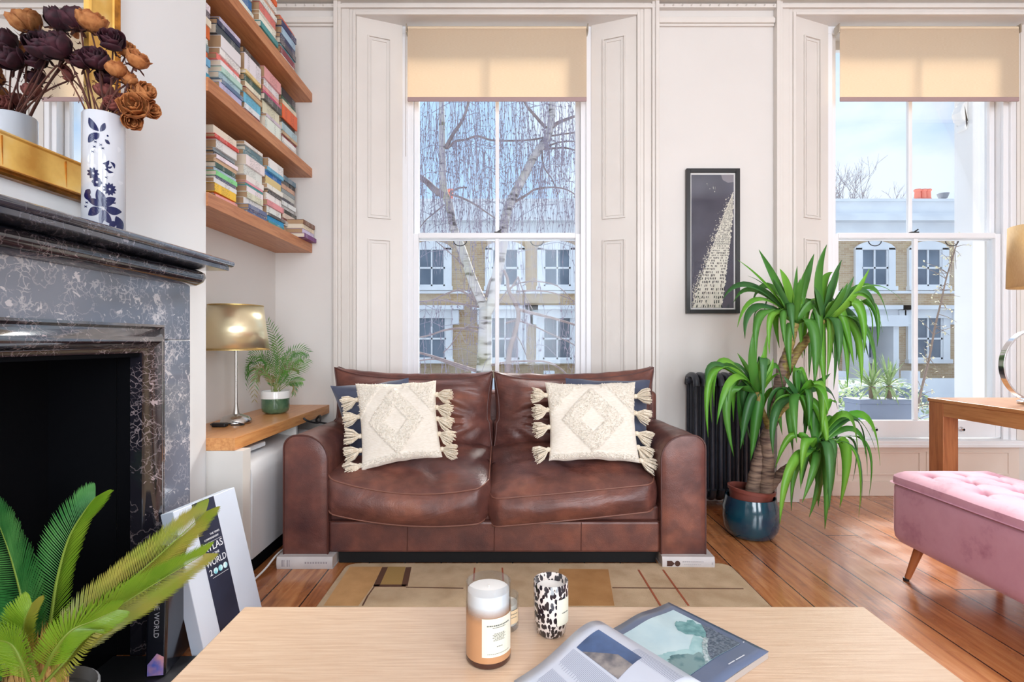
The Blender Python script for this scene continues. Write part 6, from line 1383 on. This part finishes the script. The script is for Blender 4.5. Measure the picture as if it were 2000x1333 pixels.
for k in range(9):
    z0_ = TZ + .0006 + k * .00135; j_ = random.Random(k).uniform(-.0015, .0015)
    a = St + e1 * .0; Q = [St + Vector((0, 0, 0)), St + e1 * (Lw - .001 + j_), St + e1 * (Lw - .001 + j_) + e2 * (Lh - .001), St + e2 * (Lh - .001)]
    q.prism([(p.x, p.y) for p in Q], z0_, z0_ + .0011, 'z')
q.build('page_block', mat('page_edges', (178, 166, 158), .7), mag)
# landscape picture
lm, n, b = newmat('landscape_print'); uv = coords(n); z = N(n, 'TexNoise'); z.inputs['Scale'].default_value = 26; z.inputs['Detail'].default_value = 8; n.links.new(uv, z.inputs['Vector'])
n.links.new(ramp(n, z.outputs['Fac'], [(.38, srgb(34, 66, 78)), (.5, srgb(64, 110, 116)), (.6, srgb(120, 150, 152))]), b.inputs['Base Color']); b.inputs['Roughness'].default_value = .3
sk_m = mat('sky_print', (200, 222, 226), .3, col2=(182, 208, 216), scale=16); mist = mat('mist_print', (142, 186, 190), .3, col2=(168, 204, 206), scale=40); rock = mat('rock_print', (58, 74, 94), .3, col2=(116, 128, 142), scale=220, detail=2); river = mat('river_print', (196, 208, 210), .3, col2=(120, 146, 150), scale=160)
U0, U1, V0, V1 = .10, .90, .12, .80
PP = lambda s, t, l: rp_(lerp(U0, U1, s), lerp(V0, V1, t), .0006 + l * .00025)
def blob(pts, m_, nm, l):
    q = MB(); cx_ = sum(p[0] for p in pts) / len(pts); cy_ = sum(p[1] for p in pts) / len(pts)
    K = len(pts); rings = 6; vs = [PP(cx_ + (p[0] - cx_) * (k / rings), cy_ + (p[1] - cy_) * (k / rings), l) for k in range(1, rings + 1) for p in pts] + [PP(cx_, cy_, l)]
    fs = [(k * K + i, k * K + (i + 1) % K, (k + 1) * K + (i + 1) % K, (k + 1) * K + i) for k in range(rings - 1) for i in range(K)] + [(i, (i + 1) % K, rings * K) for i in range(K)]
    q.add(vs, fs); return q.build(nm, m_, mag)
q = MB(); q.grid(lambda u, v: PP(u, v, 0), 20, 12); q.build('picture', sk_m, mag)
rg = random.Random(2)
def ragged(pts, amp, n_=6):
    o = []
    for i in range(len(pts)):
        a, b_ = pts[i], pts[(i + 1) % len(pts)]
        for k in range(n_):
            t = k / n_; e = 0 if (a[0] in (0, 1) and b_[0] == a[0]) or (a[1] in (0, 1) and b_[1] == a[1]) else amp; o.append((min(1, max(0, lerp(a[0], b_[0], t) + rg.uniform(-e, e))), min(1, max(0, lerp(a[1], b_[1], t) + rg.uniform(-e, e)))))
    return o
blob(ragged([(0, .55), (.18, .60), (.4, .72), (.55, .66), (.7, .55), (.7, 1), (0, 1)], .02), mist, 'picture_mist', 1)
blob(ragged([(.62, .34), (.78, .22), (.96, .30), (.98, .62), (.8, .72), (.66, .58)], .04), mat('tree_print', (84, 138, 142), .3, col2=(128, 176, 178), scale=70), 'picture_trees', 2)
blob(ragged([(.0, .68), (.12, .66), (.3, .76), (.44, .86), (.36, 1), (0, 1)], .025), lm, 'picture_wood', 3)
blob(ragged([(1, .46), (.86, .62), (.66, .74), (.44, .9), (.42, 1), (1, 1)], .012), rock, 'picture_rocks', 3)
blob(ragged([(.74, .66), (.6, .74), (.44, .86), (.3, 1), (.40, 1), (.56, .84), (.76, .72)], .012), river, 'picture_river', 4)
q = MB()
for (s0, s1, t0) in ((.50, .60, .905), (.62, .76, .905), (.94, .96, .80)):
    q.grid(lambda u, v: rp_(lerp(s0, s1, u), t0 + v * .010, .0007), 3, 1)
q.build('caption', mat('caption_white', (214, 218, 226), .5), mag)
# curled left pages
prf = [(0.0, .0135), (.003, .024), (-.006, .036), (-.026, .045), (-.050, .048), (-.080, .043), (-.115, .031), (-.150, .019), (-.185, .010), (-.235, .0035)]
cpts = smooth_path([Vector((a, 0, z_)) for a, z_ in prf], 5); cum = [0]
for i in range(1, len(cpts)): cum.append(cum[-1] + (cpts[i] - cpts[i - 1]).length)
def lp(u, v, lift=0, sh=0):  # u: 0 spine .. 1 fore edge along the curl
    s = u * cum[-1]; i = 0
    while i < len(cum) - 2 and cum[i + 1] < s: i += 1
    f = (s - cum[i]) / (cum[i + 1] - cum[i]); p = cpts[i].lerp(cpts[i + 1], f); tn = (cpts[i + 1] - cpts[i]).normalized(); nn = Vector((tn.z, 0, -tn.x)); nn = nn if (nn.z > 0 or p.x > 0 - .01 and nn.x > 0) else -nn
    p = p + nn * lift; k = 1 + .10 * (v - .3)
    return St + e1 * (p.x * k) + e2 * (v * Lh) + Vector((0, 0, TZ + max(.0006, p.z * (1 - sh))))
q = MB(); q.grid(lambda u, v: lp(u, v), 48, 10); q.build('curled_page', white_p, mag, smooth=True, solid=.0004)
q = MB(); q.grid(lambda u, v: lp(u * .93, v * .992 + .004, -.0016), 44, 6); q.grid(lambda u, v: lp(u * .93, v * .992 + .004, -.003), 44, 6); q.build('under_pages', mat('page_cream', (198, 188, 176), .6), mag, smooth=True, solid=.0006)
q = MB(); q.grid(lambda u, v: lp(u * .9, v * .99 + .005, -.0045), 40, 6); q.build('back_cover', mat('cover_black', (20, 20, 22), .25), mag, smooth=True, solid=.0007)
q = MB()
for (u0, u1) in ((.52, .70), (.73, .90)):
    v = .12
    while v < .9:
        q.grid(lambda a, b_: lp(lerp(u0, u1 - .01 * ((int(v * 997) % 5)), a), v + b_ * .0045, .0004), 8, 1); v += .0125
v = .5
while v < .92:
    q.grid(lambda a, b_: lp(lerp(.20, .30, a), v + b_ * .0045, .0004), 6, 1); v += .0125
q.build('text_lines', mat('text_grey', (150, 158, 180), .5), mag)
q = MB(); q.grid(lambda a, b_: lp(lerp(.27, .50, a), lerp(.13, .60, b_) + .1 * a * 0, .0005), 10, 8); q.build('page_photo', mat('photo_blue', (84, 110, 156), .3, col2=(60, 78, 110), scale=14), mag, smooth=True)
q = MB(); q.grid(lambda a, b_: lp(lerp(.36, .50, a), lerp(.20 + .25 * (1 - a), .60, b_), .0008), 8, 8); q.build('photo_cliff', mat('photo_cliff', (96, 96, 104), .4, col2=(160, 152, 148), scale=40), mag, smooth=True)
